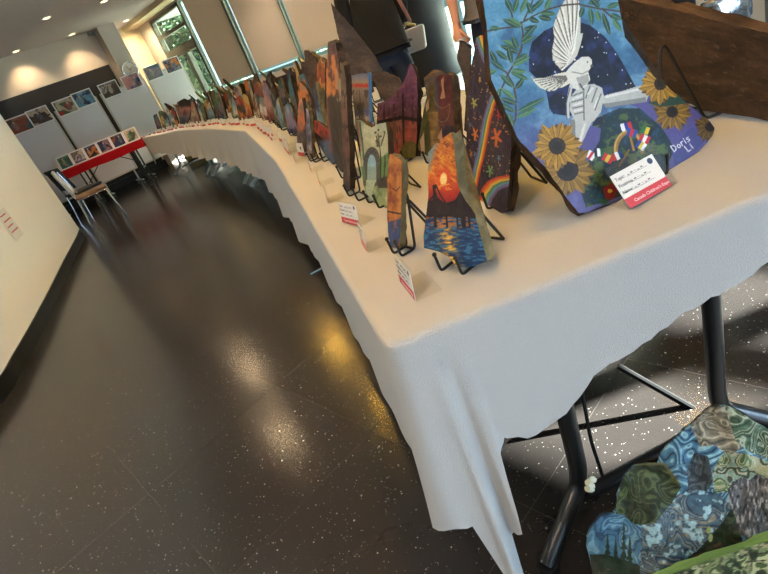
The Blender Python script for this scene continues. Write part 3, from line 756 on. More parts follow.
# ---- the dove painting
def paint_doris(x, y):
    c = Canvas(x, y, (.25, .45, .65))
    t = (y * .8 + x * .25)
    c.C = np.stack([np.interp(t, [120, 200, 255, 330], [q[k] for q in ((.31, .55, .68), (.23, .43, .58), (.25, .35, .52), (.27, .25, .41))]) for k in range(3)], 1)
    sw = fbm(x * .05 + 2 * fbm(x * .03, y * .03, 4), y * .05, 8)
    c.put(np.clip((sw - .52) * 6, 0, 1), (.44, .64, .75), .55); c.put(np.clip((.42 - sw) * 6, 0, 1), (.15, .31, .47), .6)
    c.put(np.clip((y - 118 + (x - 540) * .1) / 40, 0, 1) * (x > 500), (.33, .30, .55), .75)
    c.mottle(.5, .10)
    # night-sky head
    head = [(529, 71), (529, 52), (532, 42), (544, 31), (558, 24), (577, 22), (590, 25), (604, 36), (615, 50), (622, 62), (629, 74), (634, 84), (640, 95), (606, 104), (570, 116),
            (553, 114), (549, 108), (546, 92), (541, 83), (536, 78)]
    c.poly(head, (.055, .065, .15)); hm = c.inside(head)
    neb = fbm(x * .09, y * .09, 21); c.put(hm * np.clip((neb - .52) * 5, 0, 1), (.13, .18, .42), .8)
    rn = random.Random(3)
    for k in range(70):
        q = (rn.uniform(530, 636), rn.uniform(24, 112)); rr = rn.choice((.45, .5, .6, .8))
        c.put(hm & (np.hypot(x - q[0], y - q[1]) < rr), (.9, .92, .95))
    # dark earth with the wreath of flags
    earth = [(590, 128), (600, 116), (620, 108), (640, 108), (655, 117), (665, 130), (676, 148), (660, 180), (610, 200), (586, 208), (580, 190), (588, 165)]
    c.poly(earth, (.085, .17, .20)); em = c.inside(earth)
    g2 = fbm(x * .12, y * .12, 33); c.put(em * np.clip((g2 - .56) * 9, 0, 1), (.34, .42, .16), .8); c.put(em * np.clip((.40 - g2) * 9, 0, 1), (.09, .25, .36), .8)
    c.poly([(588, 125), (601, 128), (600, 140), (588, 160), (578, 160), (580, 140)], (.31, .28, .52))
    c.poly([(655, 96), (690, 104), (714, 128), (690, 165), (676, 150), (662, 128), (640, 108), (628, 104)], (.31, .28, .53)); c.poly([(594, 118), (604, 116), (603, 124), (592, 126)], (.10, .11, .2))
    c.poly([(690, 128), (712, 130), (690, 160), (676, 172), (672, 150)], (.23, .25, .50), .8)
    ring = [(629 + 13.5 * math.cos(a / 10) , 151 + 19 * math.sin(a / 10)) for a in range(30, 64)]
    c.stroke(ring, 4.6, (.62, .42, .13)); c.stroke([(p[0] - .8, p[1] - .8) for p in ring], 1.3, (.80, .62, .25)); c.stroke([(629, 132), (634, 150)], 2.2, (.62, .42, .13))
    c.stroke([(629, 150), (619, 166)], 2.0, (.55, .36, .12))
    flags = [((621, 128), (632, 125), [(.9, .9, .9), (.12, .2, .55), (.75, .1, .12)]), ((627, 131), (637, 134), [(.12, .25, .6), (.8, .12, .15), (.12, .25, .6)]),
             ((642, 129), (652, 133), [(.1, .45, .2), (.85, .7, .1), (.08, .1, .1)]), ((640, 137), (649, 141), [(.8, .1, .12), (.92, .9, .88), (.8, .1, .12)]), ((637, 143), (645, 148), [(.12, .2, .55), (.9, .75, .15), (.9, .9, .9)]),
             ((587, 153), (594, 158), [(.92, .9, .88), (.80, .1, .15), (.92, .9, .88)]), ((594, 153), (603, 152), [(.08, .1, .1), (.93, .92, .9), (.08, .35, .2)]), ((603, 156), (612, 161), [(.78, .1, .1), (.85, .7, .12), (.78, .1, .1)]),
             ((612, 158), (622, 154), [(.75, .1, .1), (.92, .9, .88), (.12, .2, .5)])]
    for a, b, cs in flags:
        d = np.array([b[0] - a[0], b[1] - a[1]], float); L = np.hypot(*d); d /= L; nn = np.array([-d[1], d[0]])
        for k, cc in enumerate(cs):
            q = [np.array(a) + d * (L * f) + nn * (s * 3.9) for f, s in ((k / 3, -1), ((k + 1) / 3, -1), ((k + 1) / 3, 1), (k / 3, 1))]
            c.poly([tuple(v) for v in q], cc)
    c.poly([(603, 188), (612, 182), (618, 190), (612, 200), (606, 199)], (.55, .08, .10)); c.ell((610, 191), 2.4, 2.0, (.85, .7, .15)); c.poly([(597, 199), (610, 199), (604, 207)], (.10, .30, .14))
    # forearms and clasped hands
    arm = (.70, .69, .66)
    c.poly([(600, 97), (610, 94), (622, 91), (642, 85), (650, 92), (646, 102), (628, 104), (606, 108)], arm)
    c.put(c.inside([(602, 104), (646, 97), (646, 102), (606, 108)]), (.46, .45, .44), .8); c.stroke([(606, 97), (640, 89)], 2.2, (.84, .83, .80))
    c.poly([(572, 118), (586, 120), (596, 112), (590, 126), (584, 138), (578, 149), (574, 153), (569, 141), (568, 128)], arm)
    c.put(c.inside([(570, 120), (575, 119), (576, 150), (569, 142)]), (.42, .42, .42), .8); c.stroke([(585, 124), (578, 146)], 2.6, (.82, .81, .78))
    c.poly([(571, 96), (576, 90), (584, 85), (594, 84), (602, 88), (604, 98), (601, 112), (594, 121), (584, 124), (575, 121), (570, 110)], (.72, .71, .68))
    for a, b in (((572, 96), (583, 92)), ((572, 102), (583, 99)), ((573, 108), (583, 106)), ((575, 114), (583, 112)), ((590, 86), (586, 98)), ((597, 88), (592, 102)), ((601, 94), (595, 110)), ((584, 92), (584, 120))):
        c.stroke([a, b], 1.3, (.36, .36, .37), .9)
    for a, b in (((573, 99), (582, 95.5)), ((574, 105), (582, 102.5)), ((575, 111), (582, 109)), ((588, 94), (593, 88)), ((594, 108), (598, 98))): c.stroke([a, b], 1.6, (.86, .85, .82), .9)
    # dove
    wing = [(553, 60), (552, 50), (554, 40), (553, 27), (556, 18), (560, 8), (566, -2), (569, -10), (576, -8), (579, 2), (580, 14), (580, 34), (583, 33), (581, 44), (577, 55), (572, 62), (562, 71), (558, 66)]
    c.poly(wing, (.80, .77, .70)); wm = c.inside(wing)
    for k in range(12):
        a = (573 - k * .7, 50 + k * 1.4); e = [(578, -6), (572, -10), (566, -3), (560, 7), (556, 17), (553, 26), (552, 33), (552, 40), (551, 47), (552, 54), (554, 61), (560, 69)][k]
        c.put(wm & (c.dist([a, e]) < .55), (.38, .36, .34)); c.put(wm & (c.dist([(a[0] + 1.6, a[1] - 1), (e[0] + 2.2, e[1] + .6)]) < .5), (.93, .91, .86))
    tail = [(530, 75), (533, 78), (544, 78), (556, 74), (566, 72), (573, 76), (572, 83), (560, 88), (550, 92), (540, 88), (535, 83)]
    c.poly(tail, (.82, .80, .73)); tm = c.inside(tail)
    for k in range(9): c.put(tm & (c.dist([(571, 76), (530 + k * 2.7, 76 + k * 2.3)]) < .5), (.40, .38, .36))
    c.poly([(565, 73), (570, 67), (576, 61), (582, 57), (589, 56.5), (592, 60), (592, 65), (588, 72), (590, 80), (586, 86), (579, 90), (572, 88), (568, 80)], (.83, .81, .76))
    c.stroke([(571, 86), (568, 104), (568, 117)], 3.4, (.74, .73, .70)); c.stroke([(570, 88), (566.5, 104), (567, 119)], 1.0, (.33, .33, .35))
    c.put(c.inside([(576, 78), (588, 74), (589, 82), (580, 89)]), (.55, .53, .50), .7); c.stroke([(572, 72), (582, 74), (588, 71)], 1.0, (.48, .46, .43))
    c.ell((587.5, 62), .8, .8, (.08, .08, .09)); c.poly([(591, 64), (594, 67), (590, 67)], (.35, .32, .3)); c.stroke([(580, 84), (584, 90)], 1.6, (.3, .3, .32))
    # olive branches
    stem = (.30, .22, .17)
    for p in ([(487, 31), (500, 28.5), (513, 27), (523, 22), (535, 15), (548, 9), (560, 6), (578, 4), (600, 9), (622, 12)], [(521, 22), (523, 34), (521, 50), (514, 64), (508, 74), (502, 88), (498, 96)],
              [(496, 66), (506, 72), (513, 84), (516, 98), (516, 118), (512, 128)], [(513, 22), (511, 12), (506, 4)], [(524, 20), (530, 8), (534, -4)], [(602, 9), (612, 18), (618, 28)]):
        c.stroke(p, 1.7, stem)
    gr = ((.13, .28, .24), (.17, .33, .24), (.24, .40, .27), (.12, .24, .20))
    L = [((521, 28), (502, 19)), ((500, 28), (490, 28)), ((522, 26), (508, 18)), ((523, 30), (538, 26)), ((522, 40), (537, 24)), ((521, 44), (534, 36)), ((520, 48), (503, 40)), ((519, 53), (500, 45)), ((518, 50), (512, 36)),
         ((514, 62), (528, 54)), ((512, 66), (530, 57)), ((512, 64), (508, 46)), ((508, 60), (496, 50)), ((510, 72), (529, 80)), ((511, 70), (526, 72)), ((498, 66), (490, 50)), ((504, 70), (491, 60)), ((514, 88), (500, 74)),
         ((516, 100), (501, 88)), ((517, 104), (500, 98)), ((516, 112), (497, 102)), ((517, 112), (545, 98)), ((516, 118), (536, 108)), ((515, 90), (524, 78)), ((512, 12), (505, -2)), ((513, 14), (518, -2)), ((520, 14), (528, -4)),
         ((527, 14), (540, 2)), ((532, 10), (545, -2)), ((540, 13), (556, 14)), ((545, 10), (552, -3)), ((538, 16), (552, 20)), ((584, 6), (579, 18)), ((590, 7), (592, 26)), ((596, 10), (600, 22)), ((602, 12), (610, 36)), ((588, 4), (602, -2)),
         ((606, 8), (620, 3)), ((612, 18), (622, 32)), ((600, 8), (590, -3)), ((610, 14), (622, 20)), ((500, 88), (497, 100)), ((496, 70), (488, 74)), ((528, 18), (540, 22)), ((533, 14), (527, 2)), ((513, 126), (508, 112))]
    for k, (a, b) in enumerate(L): c.leaf(a, b, 5.6, gr[k % 4], (.45, .55, .38))
    # sunflowers
    def flower(cx, cy, r, n, rot, dim=1.0, core=.40, squash=1.0):
        for lay in (0, 1):
            for k in range(n):
                a = rot + (k + lay * .5) * 2 * math.pi / n; q = r * (1.0 if lay else .92) * (1 + .12 * math.sin(k * 2.3))
                p0 = (cx + math.cos(a) * r * .25, cy + math.sin(a) * r * .25 * squash); p1 = (cx + math.cos(a) * q, cy + math.sin(a) * q * squash)
                cc = ((.40, .27, .07), (.60, .43, .10))[lay]; c.leaf(p0, p1, r * .34, tuple(v * dim for v in cc), (.36 * dim, .22 * dim, .05))
        c.ell((cx, cy), r * core, r * core * squash, (.17 * dim, .11 * dim, .06)); c.ell((cx, cy), r * core * .55, r * core * .5 * squash, (.10, .06, .04)); mk = np.hypot(x - cx, y - cy) < r * core; c.mottle(1.2, .5, mk)
    for p in (((573, 133), (560, 170), 7), ((562, 178), (590, 190), 8)): c.leaf(p[0], p[1], p[2], (.14, .26, .17), (.3, .4, .2))
    flower(567, 170, 27, 15, .3, .85, .42); flower(557, 146, 24, 15, .1, 1.0, .36)
    c.leaf((650, 105), (684, 104), 7, (.13, .30, .20), (.35, .5, .3)); flower(672, 112, 19, 13, .4, .85, .3); c.poly([(655, 92), (690, 96), (684, 104), (662, 107), (648, 103)], (.14, .26, .20))
    flower(660, 84, 20, 14, .0, 1.05, .32); flower(710, 127, 15, 12, .2, .62, .3)
    # signature
    ang = math.atan2(-17.5, 25); ca, sa = math.cos(ang), math.sin(ang)
    def T(q, o, s): return (o[0] + (q[0] * ca - q[1] * sa) * s, o[1] + (q[0] * sa + q[1] * ca) * s)
    gl = {'D': [[(0, 0), (0, -7), (3.4, -5.8), (4, -3), (2.6, -.4), (0, 0)]], 'o': [[(1.6, 0), (0, -1.2), (0, -3), (1.6, -4.2), (3.2, -3), (3.2, -1.2), (1.6, 0)]], 'r': [[(0, 0), (0, -4.2)], [(0, -2.6), (1.4, -4.2), (2.6, -3.8)]],
          'i': [[(0, 0), (0, -4)], [(0, -5.4), (.2, -5.9)]], 's': [[(3, -4.2), (.8, -4.2), (.2, -3), (2.6, -1.8), (2.6, -.4), (0, 0)]], 'L': [[(0, -7), (0, 0), (3, 0)]]}
    for word, o in (('Doris', (674.5, 151.5)), ('Li', (688.5, 150.5 + 1))):
        u_ = 0
        for ch in word:
            for st in gl[ch]: c.stroke([T((q[0] + u_, q[1]), o, .92) for q in st], .95, (.88, .86, .86), soft=.4)
            u_ += {'D': 6.0, 'o': 5.4, 'r': 4.8, 'i': 2.6, 's': 5, 'L': 6.4}[ch]
    c.mottle(.9, .07, seed=9)
    return c.C
DORIS = [(482, -14), (484, 5), (487, 31), (491, 80), (503, 104), (517, 137), (545, 168), (557, 184), (566, 197), (579, 213), (588, 212), (600, 207), (620, 201), (650, 187), (678, 166), (700, 151), (713, 135), (714.6, 128),
         (708, 120), (697, 110), (683, 100), (668, 87), (653, 76), (646, 66), (640, 56), (633, 48), (625, 37), (621, 18), (618, 0), (614, -10), (590, -26), (545, -34), (505, -28)]
px_stone('large stone painted with a white dove, sunflowers and blue sky', (585, 213), R(17), R(20), DORIS, .016, paint_doris, .0012, 11, M_STONE3, rough=.005, easel_h=.42)

# ---- purple stone with a rainbow and stars
def paint_rain(x, y):
    c = Canvas(x, y, (.17, .125, .22)); c.mottle(.15, .3)
    rn = random.Random(5)
    for k in range(210):
        q = (rn.uniform(464, 512), rn.uniform(36, 175)); c.put(np.hypot((x - q[0]) * 1.2, y - q[1]) < rn.uniform(.4, .95), rn.choice(((.70, .52, .22), (.78, .62, .30), (.55, .40, .25))), .9)
    cols = ((.78, .17, .10), (.85, .45, .12), (.84, .72, .25), (.30, .52, .35), (.32, .55, .70), (.42, .35, .58))
    def band(pts, wd, nx):
        for k, cc in enumerate(cols):
            o = (k - 2.5) * wd / 6; c.stroke([(a + nx[0] * o, b + nx[1] * o) for a, b in pts], wd / 6 + .4, cc)
    band([(479, 36), (482, 46), (487, 58), (494, 70), (502, 82), (512, 94)], 9.5, (-.87, .45))
    band([(503, 84), (496, 93), (491, 106), (487, 120), (484, 138), (481, 152), (477, 170), (473, 186), (471, 192)], 8, (-.97, -.2))
    band([(484, 204), (487, 194), (493, 186), (501, 182), (513, 180)], 14, (.75, .66))
    for (a, b, s, cc) in ((475, 134, 6, (.80, .42, .12)), (497, 137, 8.5, (.82, .38, .12)), (490, 171, 5.5, (.38, .62, .35)), (474, 103, 5, (.68, .68, .25)), (471, 154, 3, (.75, .45, .14)), (480, 80, 2.6, (.80, .62, .2)),
                          (499, 115, 5, (.70, .12, .15)), (499, 158, 3, (.3, .5, .6)), (475, 154, 2.6, (.3, .45, .55)), (470, 125, 2.4, (.34, .42, .6))):
        for k in range(5):
            t = k * 1.2566 + .5; c.stroke([(a, b), (a + math.cos(t) * s * .55, b + math.sin(t) * s)], s * .28, cc)
    rn = random.Random(15)
    for k in range(60):
        q = (rn.uniform(486, 512), rn.uniform(60, 95)); 
        if q[1] < q[0] * 1.0 - 395: c.put(np.hypot(x - q[0], y - q[1]) < .7, (.75, .6, .25))
    return c.C
px_stone('tall purple stone painted with a rainbow and orange stars', (487, 199), R(-86), R(14),
         [(476, 38), (481, 35), (487, 38), (490, 52), (498, 80), (505, 105), (511, 135), (511, 160), (509, 185), (507, 212), (503, 213.5), (484, 206), (472, 188), (465, 182), (465.5, 158), (468, 100), (472, 62)],
         .018, paint_rain, .0011, 12, M_STONE3, easel_h=.45)

# ---- sunset with a bridge
def paint_sunset(x, y):
    c = Canvas(x, y, (.78, .38, .10))
    c.grad([(130, (.72, .42, .18)), (160, (.84, .42, .10)), (180, (.86, .36, .10)), (192, (.72, .16, .08)), (200, (.60, .10, .08))])
    st = fbm(x * .10 + y * .16, (y - x * .8) * .35, 6); c.put(np.clip((st - .56) * 7, 0, 1) * (y < 190), (.92, .60, .18), .85); c.put(np.clip((.42 - st) * 7, 0, 1) * (y < 185), (.60, .26, .14), .8)
    c.put(np.clip((437 - x - (y - 150) * .25) / 5, 0, 1) * (y < 172), (.42, .54, .60), .9); c.put(np.clip((445 - x - (y - 132) * .5) / 8, 0, 1) * (y < 148), (.50, .54, .55), .6)
    c.ell((443.5, 179), 9, 14, (.90, .22, .10), a=.8, soft=.6); c.ell((443.5, 179), 4.2, 7.5, (.97, .82, .45), soft=.35); c.stroke([(440, 186), (449, 184)], 1.4, (.95, .6, .2))
    dk = (.125, .095, .105)
    c.poly([(420, 205), (432, 200), (434, 186), (438, 198), (446, 203), (455, 200), (462, 190), (470, 198), (480, 205), (484, 222), (420, 222)], (.17, .10, .11))
    c.stroke([(424, 207), (433, 196), (436, 185), (441, 196), (449, 206), (457, 200), (463, 186), (470, 200), (482, 214)], 1.6, dk)
    c.stroke([(420, 216), (484, 219)], 4.4, dk)
    c.put((y > 218), (.10, .23, .42)); wv = fbm(x * .16, y * .55, 14)
    c.put((y > 218) * np.clip((wv - .54) * 8, 0, 1), (.20, .46, .62), .9); c.put((y > 218) * np.clip((.40 - wv) * 8, 0, 1), (.06, .14, .30), .8)
    gl = np.clip(1 - np.abs(x - 444 - (y - 220) * .22) / 13, 0, 1) * (y > 217); wv2 = fbm(x * .22, y * .7, 15); c.put(gl * np.clip((wv2 - .40) * 6, 0, 1), (.80, .52, .14), 1.0); c.put(gl * np.clip((wv2 - .58) * 9, 0, 1), (.93, .74, .30), 1.0)
    c.put((y > 217) * (y < 228) * np.clip((wv2 - .5) * 7, 0, 1), (.75, .38, .14), .8)
    for q in (436, 447, 458, 463, 470): c.stroke([(q - 1, 216), (q, 227)], 2.0, dk)
    c.stroke([(434, 186), (435, 226)], 2.6, dk); c.stroke([(463, 188), (465, 227)], 2.6, dk)
    rn = random.Random(4)
    for k in range(16): q = (rn.uniform(432, 458), rn.uniform(140, 166)); c.stroke([q, (q[0] + 1.6, q[1] - .8)], .7, (.18, .13, .12))
    c.mottle(.8, .12); return c.C
px_stone('sunset stone painted with an orange sky, dark bridge and blue water', (457, 266), R(-58), R(17),
         [(428, 153), (434, 145), (443, 138), (451, 132), (453, 142), (455, 165), (458, 186), (466, 200), (475, 214), (481, 236), (487, 261), (480, 264), (470, 267), (457, 267), (449, 257), (440, 252), (434, 250), (424, 248), (424, 237), (426, 218), (428, 198), (428.5, 175)],
         .022, paint_sunset, .0010, 13, M_STONE2, easel_h=.5)

# ---- narrow orange-over-blue stone
def paint_narrow(x, y):
    c = Canvas(x, y, (.70, .38, .15)); st = fbm(x * .2, y * .1, 3); c.put(np.clip((st - .5) * 7, 0, 1), (.82, .50, .20), .8); c.put(np.clip((.42 - st) * 7, 0, 1), (.50, .20, .12), .8)
    c.stroke([(386, 211), (394, 213), (404, 214)], 1.6, (.10, .08, .09)); c.put(y > 220 + (x - 395) * -.3, (.20, .27, .45)); c.put((y > 220) * np.clip((st - .58) * 9, 0, 1), (.70, .38, .2), .8)
    c.stroke([(392, 188), (396, 191), (400, 187)], .9, (.15, .1, .1)); c.mottle(.5, .15); return c.C
px_stone('narrow orange stone with a dark blue foot', (395, 247), R(-66), R(14),
         [(389.5, 154), (395, 156), (402, 161), (402, 190), (400.5, 220), (400, 246), (395, 248.5), (390, 247), (388, 236), (387, 205), (387.5, 176)],
         .014, paint_narrow, .0012, 14, M_STONE2, easel_h=.55)

# ---- stone arch in a pale garden
def paint_arch(x, y):
    c = Canvas(x, y, (.66, .66, .52)); c.grad([(118, (.62, .68, .60)), (140, (.72, .70, .54)), (170, (.66, .66, .48)), (186, (.52, .58, .38)), (210, (.58, .64, .42))])
    st = fbm(x * .16, y * .1, 12); c.put(np.clip((st - .55) * 7, 0, 1), (.80, .78, .62), .7); c.put(np.clip((.4 - st) * 7, 0, 1) * (y > 172), (.36, .46, .26), .8)
    c.put(np.clip((361 - x + (y - 120) * .06) / 2.5, 0, 1) * (y < 152) * (y > 122), (.72, .46, .42), .8); c.stroke([(360, 122), (362, 140), (364, 160)], 1.6, (.25, .42, .28))
    c.ell((372, 166), 8.8, 19, (.30, .28, .27)); mk = (np.hypot((x - 372) / 8.8, (y - 166) / 19) < 1); c.mottle(.9, .6, mk, 5); c.poly([(363, 166), (381, 166), (381, 186), (363, 186)], (.30, .30, .24))
    c.ell((371.5, 167), 4.4, 12.5, (.56, .70, .76)); c.poly([(367, 167), (376, 167), (376, 182), (367, 182)], (.55, .64, .60)); c.poly([(366, 180), (376, 180), (372, 192), (374, 202), (366, 198)], (.66, .72, .58))
    c.poly([(358, 168), (364, 166), (365, 180), (360, 184)], (.30, .46, .26)); c.poly([(380, 158), (392, 150), (392, 180), (381, 180)], (.36, .52, .26)); c.poly([(376, 180), (392, 174), (392, 188), (378, 188)], (.24, .19, .15))
    for p in ([(381, 186), (381, 160), (378, 134)], [(380, 150), (376, 136)], [(381, 146), (385, 132)], [(384, 180), (385, 156)]): c.stroke(p, 1.1, (.16, .14, .11))
    rn = random.Random(8)
    for k in range(12): c.ell((rn.uniform(375, 384), rn.uniform(128, 146)), 1.0, 1.2, (.28, .30, .22))
    c.mottle(.6, .12); return c.C
px_stone('pale green stone painted with a grey stone arch in a garden', (375, 199), R(-76), R(15),
         [(355, 119.5), (361.5, 120.5), (367, 125), (372, 127.5), (378, 124), (385.6, 122.5), (387.5, 135), (388.5, 150), (389.5, 172), (388.5, 195), (387, 206.5), (382, 209), (373, 202), (365.7, 192.5), (363, 184), (362, 163), (359, 138)],
         .014, paint_arch, .0011, 15, M_STONE, swap=True, easel_h=.62)

# ---- purple peaked stone with a red lower half
def paint_purple(x, y):
    c = Canvas(x, y, (.42, .24, .36)); c.grad([(64, (.46, .27, .43)), (104, (.40, .22, .36)), (116, (.36, .19, .27)), (122, (.56, .25, .21)), (150, (.62, .26, .20))]); c.mottle(.3, .25)
    st = fbm(x * .22, y * .22, 18); c.put(np.clip((st - .6) * 8, 0, 1), (.58, .40, .34), .7)
    rn = random.Random(12)
    for k in range(26):
        q = (rn.uniform(380, 416), rn.uniform(96, 150)); c.stroke([q, (q[0] + rn.uniform(-1, 1), q[1] - rn.uniform(3, 8))], rn.uniform(1, 2), (.27, .14, .15), .8)
    c.stroke([(376, 123), (390, 120), (402, 117.5), (417, 120)], 3.6, (.11, .08, .09)); c.stroke([(403, 95), (404, 152)], 2.0, (.12, .08, .09)); c.stroke([(384, 104), (384, 158)], 1.3, (.14, .09, .1)); c.stroke([(394, 122), (394.5, 140)], 3.2, (.40, .30, .22))
    c.ell((410, 154), 10, 13, (.36, .33, .10)); c.ell((413, 152), 5, 8, (.42, .38, .13), a=.7); c.mottle(.8, .15); return c.C
px_stone('peaked purple stone with a red lower half and dark cross bars', (404, 158), R(-62), R(14),
         [(410, 63.5), (413, 66), (417, 77), (417.5, 95), (417, 130), (415.5, 158), (403, 155), (390, 163), (378, 164), (376.5, 130), (377.5, 103.5), (386, 101), (392, 96.5), (398, 90), (403, 84), (407, 74)],
         .016, paint_purple, .0013, 16, M_STONE3, easel_h=.5)

# ---- green and maroon stone
def paint_maroon(x, y):
    c = Canvas(x, y, (.30, .29, .14)); t = x - (y - 80) * .06
    c.put(t < 430, (.27, .30, .15)); c.put((t > 426) & (t < 437), (.36, .31, .17)); c.put((y > 112) & (t > 427) & (t < 440), (.52, .40, .22), .8); c.put((t > 434.5) & (t < 438) & (y < 112), (.22, .24, .34)); c.put((t > 437) & (y < 150), (.32, .12, .13)); c.put((t > 436) & (y > 108) & (y < 126), (.36, .19, .17), .9)
    c.put((t > 440) & (y > 126), (.20, .17, .24)); c.mottle(.25, .35, seed=22)
    for p in ([(433, 97), (434.5, 102), (438, 106.5), (442, 108), (446, 107), (449.5, 104)], [(437, 119), (441, 122), (445, 121.5), (448.5, 117), (450, 110), (449.5, 104)]): c.stroke(p, .6, (.60, .54, .47), .7)
    c.poly([(441, 80), (443.5, 77), (443.5, 88), (445, 98), (440, 99), (442, 90)], (.64, .48, .38)); c.poly([(425, 106), (428, 99), (429, 108), (426, 112)], (.70, .60, .48)); c.poly([(420, 140), (424, 132), (425, 152), (422, 156)], (.74, .62, .52)); c.poly([(438, 138), (442, 128), (443, 142)], (.66, .50, .42))
    return c.C
px_stone('olive and maroon stone with a white curved line', (436, 160), R(-74), R(14),
         [(435, 79), (439, 75), (446, 74), (451, 75.5), (452, 95), (454, 125), (457, 156), (453, 168), (440, 164), (418, 150), (417.5, 148), (421, 125), (425, 104), (429, 86)],
         .024, paint_maroon, .0014, 17, M_STONE, easel_h=.5)

# ---- small blue-edged stone with a red band
def paint_band(x, y):
    c = Canvas(x, y, (.46, .42, .40)); c.grad([(72, (.36, .40, .58)), (79, (.52, .52, .56)), (82, (.62, .54, .48)), (92, (.52, .46, .42)), (106, (.40, .36, .34)), (112, (.34, .36, .48)), (118, (.66, .60, .56)), (130, (.48, .44, .46))])
    st = fbm(x * .6, y * .12, 4); c.put((y > 90) * np.clip((st - .5) * 8, 0, 1), (.24, .22, .22), .8); c.put((np.abs(y - 85.5) < 1.9) * np.clip((fbm(x * .5, y * .5, 3) - .36) * 9, 0, 1), (.78, .20, .13)); c.put((y > 110) * (y < 116) * np.clip((.5 - st) * 8, 0, 1), (.25, .28, .52), .9); return c.C
px_stone('small grey stone with a red band and a bright blue edge', (362, 128), R(-64), R(12),
         [(351, 76), (357, 74.5), (368, 73), (368.5, 90), (369, 110), (369.5, 131), (363, 130), (356, 126), (353, 100)],
         .018, paint_band, .0014, 18, mat('blue_painted_edge', (.25, .40, .55), .7, bump=.5, scale=60), easel_h=.55)

# ---- flames
def paint_flame(x, y):
    c = Canvas(x, y, (.22, .16, .12)); c.grad([(40, (.36, .28, .24)), (52, (.45, .30, .28)), (66, (.66, .38, .24)), (92, (.74, .42, .22)), (97, (.22, .17, .10)), (130, (.24, .19, .13)), (172, (.2, .15, .12))])
    st = fbm(x * .3, y * .12, 7); c.put((y > 55) * (y < 96 + 4 * np.sin(x)) * np.clip((st - .42) * 7, 0, 1), (.92, .54, .22), .95); c.put((y > 45) * (y < 96) * np.clip((.42 - st) * 8, 0, 1), (.34, .16, .17), .8)
    c.put(np.clip((327.5 + (y - 90) * .1 - x) / 2, 0, 1) * (y > 96), (.60, .28, .26), .8); c.put((x > 337) * (y > 50) * (y < 112) * np.clip((st - .4) * 6, 0, 1), (.62, .60, .50), .9); return c.C
px_stone('tall dark stone painted with orange flames over a brown foot', (337, 172), R(-78), R(11),
         [(328, 42), (332, 40.5), (335, 42), (337.5, 55), (341, 80), (344, 110), (346, 140), (345.5, 173), (341, 172), (335, 163), (330, 145), (327, 120), (326, 95), (326.5, 70)],
         .022, paint_flame, .0013, 19, M_STONE, easel_h=.4)
def grad_paint(stops, seed, amt=.3, extra=None, sc=.25):
    def f(x, y):
        c = Canvas(x, y, stops[0][1]); c.grad(stops); c.mottle(sc, amt, seed=seed)
        st = fbm(x * sc * 1.3, y * sc * .6, seed + 4); a = np.array(stops[seed % len(stops)][1]); c.put(np.clip((st - .57) * 8, 0, 1), np.clip(a * 1.5 + .08, 0, 1), .7); c.put(np.clip((.40 - st) * 8, 0, 1), a * .45, .7)
        if extra: extra(c)
        return c.C
    return f
px_stone('narrow rust brown stone on an easel beside the flame stone', (347, 190), R(-76), R(10), [(340, 62), (344, 64), (347, 100), (349.5, 150), (350, 190), (346, 192), (343.5, 188), (342, 130)],
         .016, grad_paint([(60, (.42, .36, .28)), (110, (.50, .32, .24)), (150, (.40, .22, .16)), (190, (.22, .17, .14))], 3), .0016, 20, M_STONE, easel_h=.5)
px_stone('red and blue stone leaning like a wedge', (326, 158), R(-80), R(22), [(314.5, 120), (320, 123), (330, 131), (331.5, 144), (335, 162), (332, 164.5), (325, 155), (319, 145), (314.5, 133)],
         .012, grad_paint([(118, (.70, .22, .15)), (134, (.62, .15, .10)), (139, (.26, .12, .14)), (142, (.22, .34, .48)), (165, (.18, .34, .52))], 2, .15), .0016, 21, M_STONE, easel_h=.5)
px_stone('orange stone with a pale tip and dark foot', (302, 150), R(-78), R(12), [(299, 100), (302, 98), (304, 112), (306, 130), (306, 151), (301, 153), (297, 148), (297.5, 120)],
         .014, grad_paint([(98, (.72, .50, .40)), (112, (.80, .42, .20)), (128, (.78, .36, .16)), (134, (.24, .20, .20)), (152, (.40, .24, .18))], 3), .0020, 22, M_STONE, easel_h=.5)
px_stone('grey lilac sliver of stone beside the orange one', (310, 158), R(-72), R(9), [(306, 108), (308.5, 110), (311, 130), (312.5, 158), (309, 160), (306.5, 150)],
         .014, grad_paint([(105, (.46, .42, .44)), (130, (.44, .42, .50)), (158, (.46, .36, .28))], 1), .0020, 23, M_STONE2, easel_h=.55)
px_stone('blue-sky stone with a red patch, wide and thin', (300, 128), R(-70), R(12), [(298, 76), (302, 74), (311, 96), (316, 112), (313, 128), (304, 132), (300, 104)],
         .012, grad_paint([(74, (.20, .36, .46)), (90, (.58, .52, .36)), (97, (.60, .22, .16)), (108, (.46, .40, .38)), (130, (.52, .44, .40))], 2), .0020, 24, mat('blue_grey_edge', (.16, .30, .38), .8), easel_h=.55)
px_stone('tall sliver with an orange-red stripe behind the flame stone', (318, 135), R(-72), R(10), [(317, 64), (321, 58), (325, 62), (325, 100), (324, 140), (318, 138), (316.5, 100)],
         .016, grad_paint([(58, (.20, .20, .2)), (66, (.76, .38, .12)), (80, (.62, .26, .14)), (92, (.26, .28, .16)), (110, (.28, .30, .34)), (140, (.3, .26, .22))], 1), .0020, 25, M_STONE, easel_h=.5)

